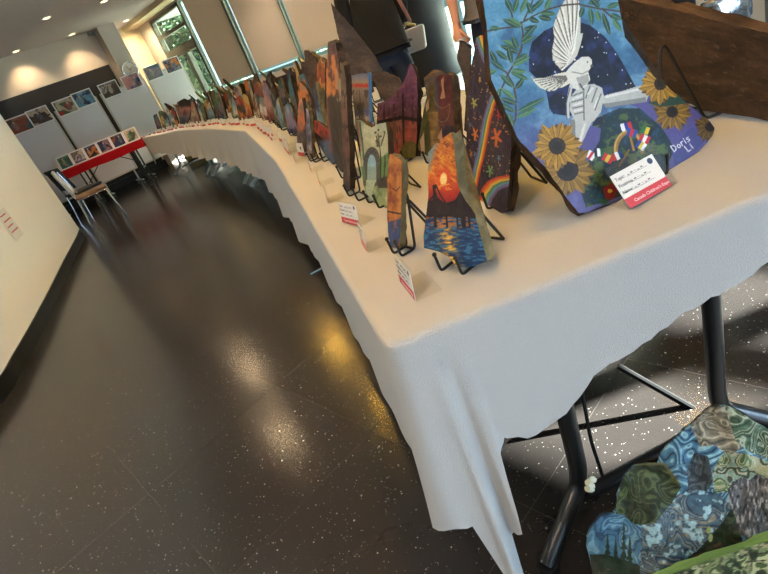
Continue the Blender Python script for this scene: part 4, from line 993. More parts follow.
# ---- the brown stone turned away, its number written upside down
def paint_brown(x, y):
    x0 = x; c = Canvas(x, y, (.29, .205, .155)); st = fbm(x * .03 + .02 * y, (y - x * .22) * .12, 5, 5); c.put(np.clip((st - .52) * 6, 0, 1), (.40, .29, .21), .7); c.put(np.clip((.45 - st) * 6, 0, 1), (.20, .14, .105), .8)
    c.put(np.clip((fbm(x * .12, (y - .2 * x) * .4, 9) - .66) * 12, 0, 1), (.46, .36, .28), .7); c.mottle(.5, .2)
    ink = (.12, .085, .075)
    c.X = x - 4.0
    for p in ([(636, 9.5), (632.5, 19)], [(629, 10), (625.5, 12), (626, 15), (630, 16), (631, 19), (628, 20), (625.4, 18), (627, 15.5), (629.6, 13.5), (629, 10)], [(621.5, 19.5), (618, 19), (618.4, 15.5), (621, 15), (618.6, 14), (620, 10.5), (623.4, 11.5)]):
        c.stroke(p, 1.0, ink, .9)
    return c.C
BROWN = [(614, -4), (651, 5), (676, 10), (700, 16), (735, 26), (768, 34), (800, 44), (826, 60), (822, 92), (806, 118), (768, 121), (740, 114), (702, 111), (672, 92), (655, 84), (646, 70), (634, 50), (624, 36)]
px_stone('large brown stone seen from its bare back, numbered upside down', (740, 114.5), R(-87), R(-12), BROWN, .022, paint_brown, .0022, 26, M_STONE, easel=False, rough=.007)
# its easel: the wire back loop faces the photographer
A_ = at(722, 112, CZ + .004); B_ = at(705, 119, CZ + .004)
t = thing('display_easel', 'black wire easel with a tall back loop behind the bare brown stone', 'easel', (A_ + B_) / 2, 0, 'black wire easels'); o_ = t.location
yy = B_.y
b = bmesh.new()
tube(b, bend([aty(660, 79, yy + .06) - o_, aty(660, 50, yy + .075) - o_, aty(664, 45, yy + .075) - o_, aty(668, 50, yy + .07) - o_, B_ - o_, A_ - o_], .012, 5), .0034, 8)
obj('back_leg', b, M_WIRE, t, True)
b = bmesh.new()
for s in (0, .06):
    q = A_ - o_ + Vector((s, .0, 0)); tube(b, bend([q + Vector((0, -.0, 0)), q + Vector((.0, .14, 0)), q + Vector((0, .15, .03))], .008), .003, 7)
obj('front_frame', b, M_WIRE, t, True)

# ---- mountain stones on the floor under the table end
def paint_mount(x, y):
    c = Canvas(x, y, (.26, .38, .46)); al = np.ones(len(x), bool)
    L_ = lambda q: [tuple(min(1, v * 1.28) for v in c_) for c_ in q]
    blue = [(.17, .30, .42), (.27, .46, .58), (.40, .58, .66), (.22, .36, .46), (.50, .62, .62), (.14, .22, .30)]
    tan = [(.52, .48, .38), (.36, .34, .28), (.60, .56, .44), (.42, .40, .32), (.26, .32, .32)]
    green = [(.20, .30, .16), (.30, .38, .22), (.50, .50, .36), (.16, .22, .14), (.38, .48, .42)]
    dk = (.07, .10, .12); blue, tan, green = L_(blue), L_(tan), L_(green)
    swirl(c, al, (.17, .34, .46), (.36, .58, .68), .030, 9, 5, (.08, .15, .22), (.58, .74, .76))
    swirl(c, c.inside([(690, 424), (712, 402), (732, 408), (746, 440), (730, 456), (714, 444), (700, 446)]), (.40, .37, .30), (.62, .58, .48), .045, 6, 7, (.26, .27, .26), (.74, .70, .60))
    swirl(c, c.inside([(722, 402), (745, 410), (800, 430), (800, 470), (750, 452), (735, 440)]), (.22, .34, .24), (.46, .54, .42), .05, 7, 11, (.14, .22, .18), (.74, .76, .66))
    c.bands(c.inside([(712, 470), (724, 452), (745, 452), (770, 462), (770, 480), (742, 478), (728, 490), (714, 492)]), green, .05, 3, 13, 9, (.74, .72, .62))
    c.bands(c.inside([(686, 470), (694, 452), (708, 456), (713, 480), (704, 494), (688, 488)]), [(.20, .24, .26), (.28, .32, .34), (.15, .18, .21)], .07, 2, 3, 7, dk)
    mid = [(640, 522), (658, 510), (676, 494), (692, 488), (716, 492), (732, 505), (716, 528), (690, 552), (672, 566), (640, 580), (638, 560)]
    swirl(c, c.inside(mid), (.20, .32, .42), (.36, .50, .56), .040, 10, 17, (.11, .16, .22), (.60, .54, .44))
    mm = c.inside(mid); hl = fbm(x * .14, y * .14, 25); c.put(mm * np.clip((hl - .62) * 14, 0, 1), (.62, .80, .86))
    c.bands(c.inside([(640, 588), (672, 566), (692, 552), (716, 528), (733, 506), (742, 540), (746, 548), (720, 570), (680, 600), (640, 620)]), [(.13, .19, .10), (.18, .25, .12), (.10, .14, .09), (.22, .24, .13)], .06, 2, 19, 8, (.08, .12, .07))
    c.put(c.inside([(650, 586), (690, 554), (720, 540), (740, 536), (745, 552), (690, 580)]) * np.clip((fbm(x * .2, y * .2, 6) - .58) * 9, 0, 1), (.42, .24, .16), .8)
    gb = [(616, 516), (618, 494), (624, 474), (634, 465), (646, 462), (664, 464), (674, 474), (681, 486), (672, 502), (655, 518), (636, 524), (622, 522)]
    swirl(c, c.inside(gb), (.12, .165, .075), (.21, .27, .13), .045, 6, 23, (.07, .11, .06), (.33, .38, .22)); c.stroke([(636, 463), (664, 463), (678, 482)], 3, (.40, .36, .16), .8, 2)
    bl = [(584, 540), (590, 526), (600, 512), (622, 512), (634, 522), (642, 522), (640, 560), (634, 600), (584, 600)]
    swirl(c, c.inside(bl), (.19, .38, .52), (.33, .52, .63), .04, 5, 29, (.11, .24, .36), (.46, .64, .72))
    c.poly([(590, 553), (606, 552), (640, 560), (640, 620), (596, 600)], (.10, .15, .09))
    for cx, t0, b0 in ((608, 532, 570), (616, 538, 574), (624, 522, 574), (630, 536, 576)):
        for k in range(6):
            f = k / 6; yv = t0 + (b0 - t0) * f; c.poly([(cx, yv - 3), (cx - 1.5 - 5 * f, yv + 7), (cx + 1.5 + 5 * f, yv + 7)], (.09, .20, .12))
    c.put((y > 566) * (x < 640) * np.clip((fbm(x * .3, y * .3, 4) - .6) * 9, 0, 1), (.5, .25, .25), .8)
    bear = [(727, 488), (733, 480), (742, 476), (750, 480), (756, 474), (768, 478), (780, 490), (780, 538), (752, 543), (740, 532), (734, 514), (729, 504)]
    c.poly(bear, (.32, .31, .31)); bmk = c.inside(bear); fu = fbm(x * .5, y * .16, 31); c.put(bmk * np.clip((fu - .55) * 9, 0, 1), (.66, .64, .62), .9); c.put(bmk * np.clip((.42 - fu) * 9, 0, 1), (.12, .12, .14), .9)
    c.ell((741, 493), 6.5, 7, (.36, .34, .33), a=.8); c.ell((738, 496), 2, 1.6, (.08, .07, .07)); c.ell((741, 489), .9, .9, (.05, .05, .05)); c.ell((735, 489), .9, .9, (.05, .05, .05)); c.ell((733, 482), 2.2, 2.2, (.22, .2, .2))
    for q in ((708, 528), (710, 536)): c.ell(q, 2.2, 4, (.62, .68, .42))
    c.mottle(.7, .15); return c.C
OUT = [(586, 545), (588, 531), (594, 521), (600, 513), (612, 512), (616, 508), (617, 494), (624, 474), (634, 464), (646, 462), (656, 463), (660, 452), (666, 445), (675, 437), (684, 428), (695, 420), (705, 410), (714, 404), (722, 404),
       (736, 409), (752, 420), (768, 430), (786, 446), (800, 470), (800, 560), (790, 640), (620, 690), (598, 600), (590, 560)]
def lumps(A, B): return .05 * np.clip(fbm(A * 9, B * 9, 41, 3) - .35, 0, 1) + .012 * (fbm(A * 30, B * 30, 42, 3) - .5)
px_stone('heap-shaped stone painted with blue mountains, a green boulder and a bear', None, R(-30), R(36), OUT, .03, paint_mount, .0013, 27, M_STONE3, base_pt=Vector((.4, .50, .004)), zclip=0.0, easel=False, relief=lumps, rough=.008, taper=.06)
def paint_meadow(x, y):
    c = Canvas(x, y, (.40, .48, .26)); al = np.ones(len(x), bool)
    c.bands(al, [(.44, .54, .30), (.58, .64, .42), (.20, .26, .15), (.70, .72, .52), (.28, .36, .18), (.62, .60, .44)], .07, 2.5, 37, 9, (.16, .2, .12))
    c.put(np.clip((fbm(x * .11, y * .11, 9) - .56) * 12, 0, 1), (.12, .18, .10), .9)
    for p in ([(742, 556), (768, 552)], [(750, 550), (752, 566)], [(746, 562), (766, 560)]): c.stroke(p, 1.2, (.16, .14, .1))
    return c.C
px_stone('painted meadow stone with a pale green top edge, in front of the mountains', None, R(-24), R(30), [(636, 590), (652, 583), (680, 571), (710, 560), (740, 550), (768, 541), (800, 530), (815, 560), (815, 660), (620, 700), (615, 640)],
         .024, paint_meadow, .0016, 28, mat('pale_green_paint', (.52, .66, .36), .7, bump=.3, scale=40), base_pt=Vector((.4, .425, .004)), zclip=0.0, easel=False, rough=.006)

# ---- backs of the stones on the far side of the table, facing away and leaning towards the near row
def bare(seed):
    def f(x, y):
        c = Canvas(x, y, (.40, .31, .25)); st = fbm(x * .06, y * .1, seed, 5); c.put(np.clip((st - .52) * 6, 0, 1), (.48, .38, .30), .8); c.put(np.clip((.44 - st) * 6, 0, 1), (.31, .235, .185), .8); c.mottle(.6, .2); c.C = c.C * .84; return c.C
    return f
BACKS = [('long brown stone back leaning high in front of the person in black', (378, 84), 3.0, R(-12), [(331, 4), (336, 10), (346, 20), (360, 38), (374, 55), (382, 70), (384, 78), (372, 82), (356, 70), (343, 52), (338, 36)], .02, 1),
         ('brown stone back with a straight top edge right of the flame stone', (358, 92), 2.75, R(-12), [(338, 48), (346, 54), (360, 66), (369, 74), (374, 92), (362, 96), (350, 86), (342, 66)], .016, 1),
         ('dark brown stone back beside the purple peaked stone', (388, 104), 2.55, R(-18), [(372, 74), (384, 72), (398, 78), (404, 88), (402, 104), (388, 106), (380, 96)], .016, 1),
         ('brown stone back left of the flame stone, cut at an angle', (318, 94), 3.5, R(-20), [(304, 52), (308, 51), (315, 58), (321, 72), (326, 92), (318, 96), (311, 78), (305, 64)], .016, 0),
         ('thin brown stone back below the blue window rail', (312, 100), 3.7, R(-20), [(300, 62), (305, 63), (316, 80), (320, 98), (312, 102), (305, 86)], .014, 0),
         ('dark stone back with a mossy corner behind the rainbow stone', (467, 132), 1.62, R(-30), [(459, 43), (463, 42), (471, 49), (470, 70), (469, 100), (470, 134), (464, 130), (466, 96), (462, 74), (457, 58)], .018, 0),
         ('rounded brown stone back peeping over the maroon stone', (438, 106), 2.1, R(-20), [(424, 80), (434, 72), (442, 71), (448, 76), (452, 104), (440, 108), (428, 100)], .018, 1)]
for k, (lab, bp, Y_, yaw, ol, th, es) in enumerate(BACKS):
    px_stone(lab, None, yaw, R(-5), ol, th, bare(50 + k), .003, 60 + k, M_STONE, 'stones seen from the back', rough=.006, easel_h=.4, easel=bool(es), base_pt=aty(bp[0], bp[1], Y_))

# ------------------------------------------------------------------ ticket holders: clear acrylic stand with a printed card
TOPIC = ('Topic:', 'Position:', 'Name:')
def holder(pos, yaw, label, w=.085, h=.055, lean=R(12), detail=2, mar=.002, name_group='ticket holders along the table edge', foot=.05):
    """yaw = plan direction of the card's bottom edge; the card faces the right-hand side of it"""
    t = thing('ticket_holder', label, 'ticket holder', pos, yaw, name_group)
    ct, sn = math.cos(lean), math.sin(lean)
    Mf = Matrix(((1, 0, 0), (0, ct, sn), (0, -sn, ct))).transposed().to_4x4()     # card plane: x across, z up the card, y back
    Mf = Matrix.Identity(4)
    def pl(x, y, z): return Vector((x, y * ct + z * sn, -y * sn + z * ct + .002))
    b = bmesh.new()
    def sheet(bm, x0, x1, z0, z1, y0, y1, mi=0):
        vs = [bm.verts.new(pl(x, y, z)) for x in (x0, x1) for y in (y0, y1) for z in (z0, z1)]
        for f in ((0, 1, 3, 2), (4, 6, 7, 5), (0, 4, 5, 1), (2, 3, 7, 6), (0, 2, 6, 4), (1, 5, 7, 3)):
            q = bm.faces.new([vs[i] for i in f]); q.material_index = mi
    sheet(b, -w / 2 - .002, w / 2 + mar, 0, h + mar + .002, -.0022, -.0012); sheet(b, -w / 2 - .002, w / 2 + mar, 0, h + mar + .002, .0008, .002)
    box(b, (-w / 2 - .002, 0, .0005), (w / 2 + mar, foot, .002))
    obj('acrylic_stand', b, M_ACRY, t)
    b = bmesh.new(); sheet(b, -w / 2, w / 2, 0.001, h, -.0006, .0004, 0); sheet(b, -w / 2, w / 2, .0012, h * .30, -.0009, -.0006, 1)
    mats = [M_CARD, M_CARDRED, M_INK, M_GREYINK, M_BLUEINK, M_WHITEINK]
    if detail:
        for k in range(3):
            z = h * (.80 - k * .19)
            if detail == 1: sheet(b, -w * .44, -w * .24, z, z + h * .05, -.0009, -.0006, 2)
            sheet(b, -w * .2, w * .28, z - h * .012, z - h * .004, -.0009, -.0006, 2)
            for q in range(5): sheet(b, -w * .18 + q * w * .08, -w * .13 + q * w * .08, z + h * .01 + (q * 7 % 3) * h * .012, z + h * .03 + (q * 5 % 3) * h * .014, -.0009, -.0006, 3)
        sheet(b, -w * .36, w * .30, h * .13, h * .17, -.0011, -.0009, 5) if detail == 1 else None
        cx, cz = w * .38, h * .86
        ring = [b.verts.new(pl(cx + .085 * h * math.cos(a * math.pi / 8), -.001, cz + .085 * h * math.sin(a * math.pi / 8))) for a in range(16)]
        f = b.faces.new(ring); f.material_index = 4
        if detail == 2:
            for k, s in enumerate(TOPIC):
                Mt = Matrix((Vector((1, 0, 0)), Vector((0, sn, ct)), Vector((0, -ct, sn)))).transposed().to_4x4(); Mt.translation = pl(-w * .46, -.0012, h * (.80 - k * .19))
                text_mesh(s, h * .13, Mt, b, 2)
            Mt = Mt.copy(); Mt.translation = pl(-w * .34, -.0013, h * .11); text_mesh("Canada Children's Expo", h * .125, Mt, b, 5)
    obj('printed_card', b, mats, t)
    return t
def px_holder(a, b_, label, lean=R(10), h=.055, **kw):
    A, B = at(a[0], a[1], CZ + .001), at(b_[0], b_[1], CZ + .001); d = B - A
    return holder((A + B) / 2, math.atan2(d.y, d.x), label, w=d.length, h=h, lean=lean, **kw)
px_holder((630.5, 210.6), (672, 187), 'clear ticket holder with a red-footed card in front of the dove painting', lean=R(33), h=.066, foot=.06, mar=.014)
px_holder((401, 283), (416, 302), 'nearest ticket holder, alone by the table corner', lean=R(8), h=.056)
px_holder((343, 223), (360, 227.5), 'ticket holder facing the camera, pink foot, before the arch stone', lean=R(12), h=.054)
px_holder((363, 245.5), (368, 253), 'ticket holder seen edge-on beside the narrow orange stone', lean=R(8), h=.055, detail=1)
px_holder((327, 199), (329, 204), 'ticket holder edge-on in front of the rust brown stone', lean=R(8), detail=1)
px_holder((319.5, 183), (321.5, 187.5), 'ticket holder edge-on in front of the flame stone', lean=R(8), detail=1)
px_holder((310.5, 169.5), (312.5, 173.5), 'ticket holder edge-on in front of the red and blue stone', lean=R(8), detail=1)
px_holder((294.5, 160), (296.5, 164), 'ticket holder edge-on left of the orange stone', lean=R(8), detail=1)
px_holder((285, 150), (290, 156), 'ticket holder with a red foot where the dense stones begin', lean=R(8), detail=1)

# long strut under the nearest table
t_ = bpy.data.objects['folding_table']; Mi = (Matrix.Translation(t_.location) @ t_.rotation_euler.to_matrix().to_4x4()).inverted()
b = bmesh.new(); tube(b, [Mi @ aty(618, 366, 1.08), Mi @ aty(706, 416, .93)], .009, 8); obj('brace', b, mat('matte_black', (.022, .022, .024), .8, spec=.08), t_, True)
b = bmesh.new(); q = Mi @ aty(585, 478, .732)
for k in range(5): tube(b, [q + Vector((-.024 + .004 * k, .012 - .006 * k, .012 * (k % 2))), q + Vector((-.02, -.002 * k, -.014 + .006 * k))], .007, 6)
obj('tape', b, mat('masking_tape', (.74, .73, .64), .8, bump=.6, scale=50), t_, True)['label'] = 'torn pale tape on the black leg'

px_stone('dark rounded stone with a pale pink middle, peeping up before the rightmost board', None, R(-20), R(8), [(178, 108), (179, 101), (184, 98.5), (189, 101), (191, 108), (190, 116), (187, 124), (180, 124), (179, 116)], .02,
         grad_paint([(98, (.07, .06, .065)), (105, (.08, .065, .07)), (108, (.60, .40, .38)), (113, (.52, .34, .36)), (118, (.30, .34, .44)), (125, (.2, .24, .3))], 6, .1), .008, 71, M_STONE3, easel=False, base_pt=aty(184, 124, 7.6))
# ------------------------------------------------------------------ people behind the tables
def skin_mesh(verts, edges, rad, root=0, sub=2):
    me = bpy.data.meshes.new('figure'); me.from_pydata(verts, edges, []); o = bpy.data.objects.new('figure', me); COL.objects.link(o)
    md = o.modifiers.new('skin', 'SKIN'); md.branch_smoothing = .6; md.use_smooth_shade = True
    sd = me.skin_vertices[0].data
    for i, r in enumerate(rad):
        sd[i].radius = r if isinstance(r, tuple) else (r, r); sd[i].use_root = (i == root)
    s = o.modifiers.new('sub', 'SUBSURF'); s.levels = sub; s.render_levels = sub
    dg = bpy.context.evaluated_depsgraph_get(); out = bpy.data.meshes.new_from_object(o.evaluated_get(dg))
    bpy.data.objects.remove(o); bpy.data.meshes.remove(me)
    b = bmesh.new(); b.from_mesh(out); bpy.data.meshes.remove(out)
    for f in b.faces: f.smooth = True
    return b
def add_hand(b, wrist, dirn, side, palm_n, curl=.5, sc=1.0):
    """palm, four fingers and a thumb; dirn = along the hand, palm_n = out of the palm, side = towards the thumb"""
    w = Vector(wrist); d = Vector(dirn).normalized(); n = Vector(palm_n).normalized(); s = Vector(side).normalized()
    pb = w + d * .085 * sc
    tube(b, [w - d * .02, w + d * .02 * sc, w + d * .055 * sc, pb], [.026 * sc, .033 * sc, .041 * sc, .036 * sc], 12, flat=1)
    for k, (off, L) in enumerate(((.030, .072), (.010, .080), (-.011, .074), (-.031, .058))):
        p0 = pb - d * .012 + s * off * sc; pts = [p0]; a = 0; p = p0
        for j, f in enumerate((.45, .32, .23)):
            a += curl * (.7 + .25 * j); p = p + (d * math.cos(a) + n * math.sin(a)) * (L * f * sc); pts.append(p)
        tube(b, pts, [.0095 * sc, .0092 * sc, .0085 * sc, .006 * sc], 8)
    p0 = w + d * .025 * sc + s * .028 * sc
    tube(b, [p0, p0 + (d * .6 + s * .8) * .032 * sc, p0 + (d * .95 + s * .45 + n * .4) * .055 * sc, p0 + (d + s * .1 + n * .7) * .072 * sc], [.013 * sc, .0115 * sc, .0105 * sc, .007 * sc], 8)
M_SKIN = mat('skin', (.80, .58, .49), .5, bump=.05, scale=150)
def person(label, loc, rz, top, legs, hair, arms, hem=.94, sleeve='long', topw=1.0, shoes=(.1, .1, .1), curl=.55, seed=1):
    t = thing('person', label, 'person', (loc[0], loc[1], 0), rz, 'people behind the tables')
    # arms: {side: (elbow, wrist)} in local metres; the figure looks along -y
    V = [(0, 0, .96), (0, .005, 1.10), (0, .005, 1.26), (0, .01, 1.38), (0, .012, 1.46), (0, -.005, 1.53), (0, -.012, 1.60), (0, -.005, 1.67)]
    Rd = [(.145, .105), (.13, .095), (.15, .105), (.13, .09), (.052, .055), (.066, .078), (.078, .094), (.058, .07)]
    E = [(i, i + 1) for i in range(7)]; hand_at = {}
    for s in (-1, 1):
        el, wr = arms[s]
        i = len(V); V += [(s * .115, 0, 1.385), (s * .185, .01, 1.375), el, wr]; Rd += [.07, .052, .042, .027]; E += [(3, i), (i, i + 1), (i + 1, i + 2), (i + 2, i + 3)]
        hand_at[s] = (el, wr)
        i = len(V); V += [(s * .085, 0, .88), (s * .095, -.01, .50), (s * .10, .015, .10), (s * .105, -.06, .045), (s * .11, -.15, .035)]; Rd += [.092, .062, .042, .042, .032]
        E += [(0, i)] + [(i + k, i + k + 1) for k in range(4)]
    b = skin_mesh(V, E, Rd)
    for s in (-1, 1):
        el, wr = (Vector(q) for q in hand_at[s]); d = (wr - el).normalized()
        add_hand(b, wr, d, Vector((-s * .3, -1, 0)), Vector((-s, -.2, 0)), curl)
    # face
    for s in (-1, 1):
        bmesh.ops.create_uvsphere(b, u_segments=8, v_segments=6, radius=.013, matrix=Matrix.Translation((s * .03, -.092, 1.60)))
        bmesh.ops.create_uvsphere(b, u_segments=8, v_segments=6, radius=.022, matrix=Matrix.Translation((s * .078, .0, 1.585)) @ Matrix.Diagonal((.45, .8, 1.3, 1)))
    tube(b, [(0, -.09, 1.61), (0, -.112, 1.57), (0, -.096, 1.562)], [.008, .014, .01], 8)
    tube(b, [(-.024, -.086, 1.535), (0, -.093, 1.533), (.024, -.086, 1.535)], .006, 6)
    obj('body', b, M_SKIN, t, True)
    # trousers
    V2 = [(0, 0, 1.0), (0, 0, .93)]; R2 = [(.158, .122), (.158, .125)]; E2 = [(0, 1)]
    for s in (-1, 1):
        i = len(V2); V2 += [(s * .088, 0, .84), (s * .097, -.008, .50), (s * .10, .01, .10)]; R2 += [.108, .083, .072]; E2 += [(1, i), (i, i + 1), (i + 1, i + 2)]
    obj('trousers', skin_mesh(V2, E2, R2), mat('trousers_%d' % seed, legs, .85, bump=.3, scale=60), t, True)
    # top with sleeves
    k = topw
    V3 = [(0, 0, hem), (0, 0, 1.06), (0, .005, 1.24), (0, .008, 1.36), (0, .01, 1.44)]; R3 = [(.185 * k, .145 * k), (.165 * k, .13 * k), (.168 * k, .125 * k), (.14, .102), (.062, .064)]; E3 = [(i, i + 1) for i in range(4)]
    for s in (-1, 1):
        el, wr = (Vector(q) for q in arms[s]); sh = Vector((s * .187, .01, 1.375)); i = len(V3)
        if sleeve == 'long': P_ = [sh, el, el.lerp(wr, .93)]; r_ = [.07, .058, .043]
        else: P_ = [sh, sh.lerp(el, .7)]; r_ = [.07, .065]
        V3 += [(s * .118, 0, 1.38)] + [tuple(q) for q in P_]; R3 += [.082] + r_; E3 += [(3, i)] + [(i + q, i + q + 1) for q in range(len(P_))]
    obj('top', skin_mesh(V3, E3, R3, 1), mat('top_%d' % seed, top, .9, bump=.5, scale=35), t, True)
    bm = bmesh.new(); bmesh.ops.create_uvsphere(bm, u_segments=24, v_segments=14, radius=1)
    for v in bm.verts:
        c = v.co.copy(); v.co = Vector((c.x * .092, c.y * .108 + .022, c.z * .10 + 1.632))
        if c.y > 0 and c.z < 0: v.co.z -= hair[1] * (-c.z) * c.y
    obj('hair', bm, mat('hair_%d' % seed, hair[0], .6, bump=.5, scale=90, stretch=(4, 4, .5)), t, True)
    for s in (-1, 1):
        bm = bmesh.new(); tube(bm, [(s * .10, .06, .042), (s * .10, .0, .052), (s * .107, -.09, .045), (s * .112, -.18, .034)], [.042, .05, .047, .034], 12)
        obj('shoe', bm, mat('shoe_%d' % seed, shoes, .5), t, True)
    return t
HANG = {-1: ((-.25, .03, 1.12), (-.27, -.03, .88)), 1: ((.25, .03, 1.12), (.27, -.03, .88))}
# in black, with the handbag; her back is turned
pb = aty(379, 30, 4.05)
person('person in a black jacket and dark jeans with a white bag, back turned', (pb.x, 4.05), R(168), (.045, .045, .055), (.10, .13, .19), ((.06, .045, .04), .25), {-1: ((-.20, -.03, 1.13), (-.10, -.17, 1.02)), 1: ((.205, .0, 1.14), (.12, -.17, 1.03))}, hem=.93, topw=1.12, seed=1)
bp = aty(413, 40, 4.28)
t = thing('handbag', 'small white handbag on a pink strap at the side of the person in black', 'bag', (bp.x, bp.y, bp.z), R(-20))
b = bmesh.new(); box(b, (-.10, -.035, -.085), (.10, .035, .085), None, bev=.022)
for v in b.verts: v.co.x += v.co.z * .15
obj('bag_body', b, mat('white_leather', (.80, .77, .74), .45, bump=.1, scale=120), t, True)
b = bmesh.new(); tube(b, [(-.07, 0, .085), (-.02, 0, .125), (.05, 0, .09)], .012, 8); obj('clasp', b, mat('gold', (.72, .58, .36), .3, metal=.9), t, True)
b = bmesh.new()
Rz = Matrix.Rotation(R(20), 3, 'Z'); sp = [Rz @ (aty(x_, y_, Y_) - Vector(t.location)) for x_, y_, Y_ in ((410, 21, 4.08), (405, 11, 3.90), (398, -2, 3.86), (389, -20, 3.85), (376, -48, 3.88))]
tube(b, sp, .013, 8, flat=.4); obj('strap', b, mat('pink_strap', (.78, .52, .45), .5), t, True)
b = bmesh.new()
for k in range(6):
    q = sp[0].lerp(Vector((-.01, 0, .12)), k / 6); tube(b, [q + Vector((.008 * math.cos(a), 0, .012 * math.sin(a))) for a in (0, 1.05, 2.1, 3.14, 4.2, 5.2)], .0028, 5, True)
obj('chain', b, mat('gold', (.72, .58, .36), .3, metal=.9), t, True)
# grey T-shirt, arm hanging, holding a folded white paper
ph = aty(456, 30, 3.6)
cx = ph.x + .27
wr = (-.262, -.03, .92); el = (-.235, .02, 1.14)
person('person in a grey T-shirt and navy trousers with one bare arm hanging down', (cx, 3.62), 0, (.42, .42, .45), (.10, .13, .22), ((.12, .08, .06), .0), {-1: (el, wr), 1: HANG[1]}, hem=.93, sleeve='short', topw=1.05, curl=.95, seed=2)
t = thing('folded_paper', 'folded white paper in the hand of the person in grey', 'paper', (cx - .262, 3.55, .82), R(20))
b = bmesh.new(); box(b, (-.045, -.02, -.045), (.035, -.018, .03)); box(b, (-.045, -.018, -.045), (.035, -.016, .028), Matrix.Rotation(R(6), 4, 'X')); obj('sheet', b, M_CARD, t)
# dark figure at the top right, hands low in front, a silver bag beside; grey trousers at the edge
p3 = aty(676, 2, 2.15)
person('person in a dark jacket behind the bare brown stone, hands held low', (p3.x, 2.3), 0, (.10, .10, .115), (.09, .09, .11), ((.07, .05, .04), .1), {-1: ((-.24, .02, 1.1), (-.10, -.16, .92)), 1: ((.24, .02, 1.1), (.11, -.16, .92))}, hem=.80, seed=3)
p4 = aty(766, 12, 2.1)
person('person in blue-grey trousers at the right edge of the photograph', (p4.x + .30, 2.2), R(-10), (.30, .33, .38), (.36, .41, .47), ((.10, .07, .05), .1), HANG, hem=1.0, seed=4)
ps = aty(726, 8, 2.0)
t = thing('padded_bag', 'shiny silver padded bag between the dark jacket and blue-grey trousers', 'bag', ps, R(10))
b = bmesh.new(); bmesh.ops.create_uvsphere(b, u_segments=32, v_segments=20, radius=1)
for v in b.verts:
    c = v.co; f = 1 + .05 * math.sin(c.x * 9 + c.z * 5) + .05 * math.sin(c.z * 12 - c.x * 4)
    v.co = Vector((math.copysign(abs(c.x) ** .6, c.x) * .10 * f, c.y * .055 * f, math.copysign(abs(c.z) ** .6, c.z) * .10 * f - .02))
obj('bag_body', b, mat('silver_foil', (.78, .81, .83), .22, metal=.95, bump=.5, scale=14), t, True)
b = bmesh.new(); tube(b, bend([(-.05, 0, .07), (-.06, .02, .26), (.06, .02, .26), (.05, 0, .07)], .05), .007, 8); obj('handle', b, M_GREYM, t, True)
# ------------------------------------------------------------------ the dense rows of stones further along the tables
PAL = {'rust': (.56, .26, .16), 'orange': (.80, .44, .16), 'teal': (.16, .38, .42), 'sky blue': (.38, .58, .70), 'olive': (.34, .36, .20), 'pink': (.72, .46, .44), 'navy': (.14, .19, .34), 'cream': (.74, .68, .56),
       'brown': (.34, .25, .19), 'grey': (.46, .45, .44), 'green': (.24, .42, .24), 'red': (.66, .17, .13), 'lilac': (.48, .40, .52), 'black': (.13, .12, .13), 'yellow': (.80, .66, .28), 'white': (.78, .77, .74)}
ORD = ['first', 'second', 'third', 'fourth', 'fifth', 'sixth', 'seventh', 'eighth', 'ninth', 'tenth', 'eleventh', 'twelfth']
TABN = ['first', 'second', 'third', 'fourth', 'last']
def row_stone(s, off, face_in, W, H, lean, tweak, rn, label, group, keys, with_easel):
    p, d, i = table_pt(s, off); ang = math.atan2(-d.y, -d.x) if face_in else math.atan2(d.y, d.x)
    yaw = ang + tweak
    top = rn.random(); j = lambda a: rn.uniform(-a, a)
    pk = rn.uniform(-.25, .25) * W
    poly = [(-W / 2 + j(.01), 0.0), (W / 2 + j(.01), 0.0 + abs(j(.012))), (W / 2 * rn.uniform(.8, 1.05), H * .45), (W / 2 * rn.uniform(.5, .95), H * rn.uniform(.75, .9)), (pk + W * .12, H), (pk - W * .08, H * rn.uniform(.96, 1)),
            (-W / 2 * rn.uniform(.5, .95), H * rn.uniform(.7, .88)), (-W / 2 * rn.uniform(.85, 1.08), H * .4)]
    seed = rn.randrange(1000); cs = [np.array(PAL[k]) for k in keys]
    def pf(A, B):
        t = B / H + (fbm(A * 14, B * 14, seed) - .5) * .55; c = Canvas(A, B, cs[0])
        c.put(t < .62, cs[1]); c.put(t < .28, cs[2]); st = fbm(A * 30, B * 22, seed + 1)
        c.put(np.clip((st - .58) * 9, 0, 1), cs[(seed) % 3] * .5 + .35, .8); c.put(np.clip((.38 - st) * 9, 0, 1), cs[(seed + 1) % 3] * .4, .8); c.mottle(40, .15, seed=seed); c.C = c.C * .95; return c.C
    ms, me = slab_meshes(poly, rn.uniform(.012, .022), .011 if s < 4 else .016, pf, seed, .006)
    M, X, bk, Z, Y = stone_frame(p, yaw, lean); zb = .011; M.translation = p + Vector((0, 0, zb))
    root = bpy.data.objects.new('painted_stone', None); COL.objects.link(root); root.matrix_world = M; root.empty_display_size = .05
    tag(root, label, 'painted stone', group)
    link('stone_body', ms, rn.choice((M_STONE, M_STONE, M_STONE3, M_STONE2)), root); link('painted_face', me, M_PAINT, root)
    if with_easel:
        Wq = .10 if W < .16 else .2; hq = .12 if H < .3 else .18
        make_easel(p + Vector((0, 0, zb)), yaw, lean, Wq, hq, .02, label, (Wq, hq, round(lean, 2)))
    return root
rn = random.Random(21)
KEYS = ['rust teal brown', 'orange brown olive', 'pink cream grey', 'navy sky blue white', 'olive green brown', 'red black orange', 'cream sky blue teal', 'brown rust cream', 'teal lilac navy', 'grey white pink', 'green yellow olive', 'lilac pink rust',
        'sky blue white green', 'black grey brown', 'yellow orange rust', 'teal brown black']
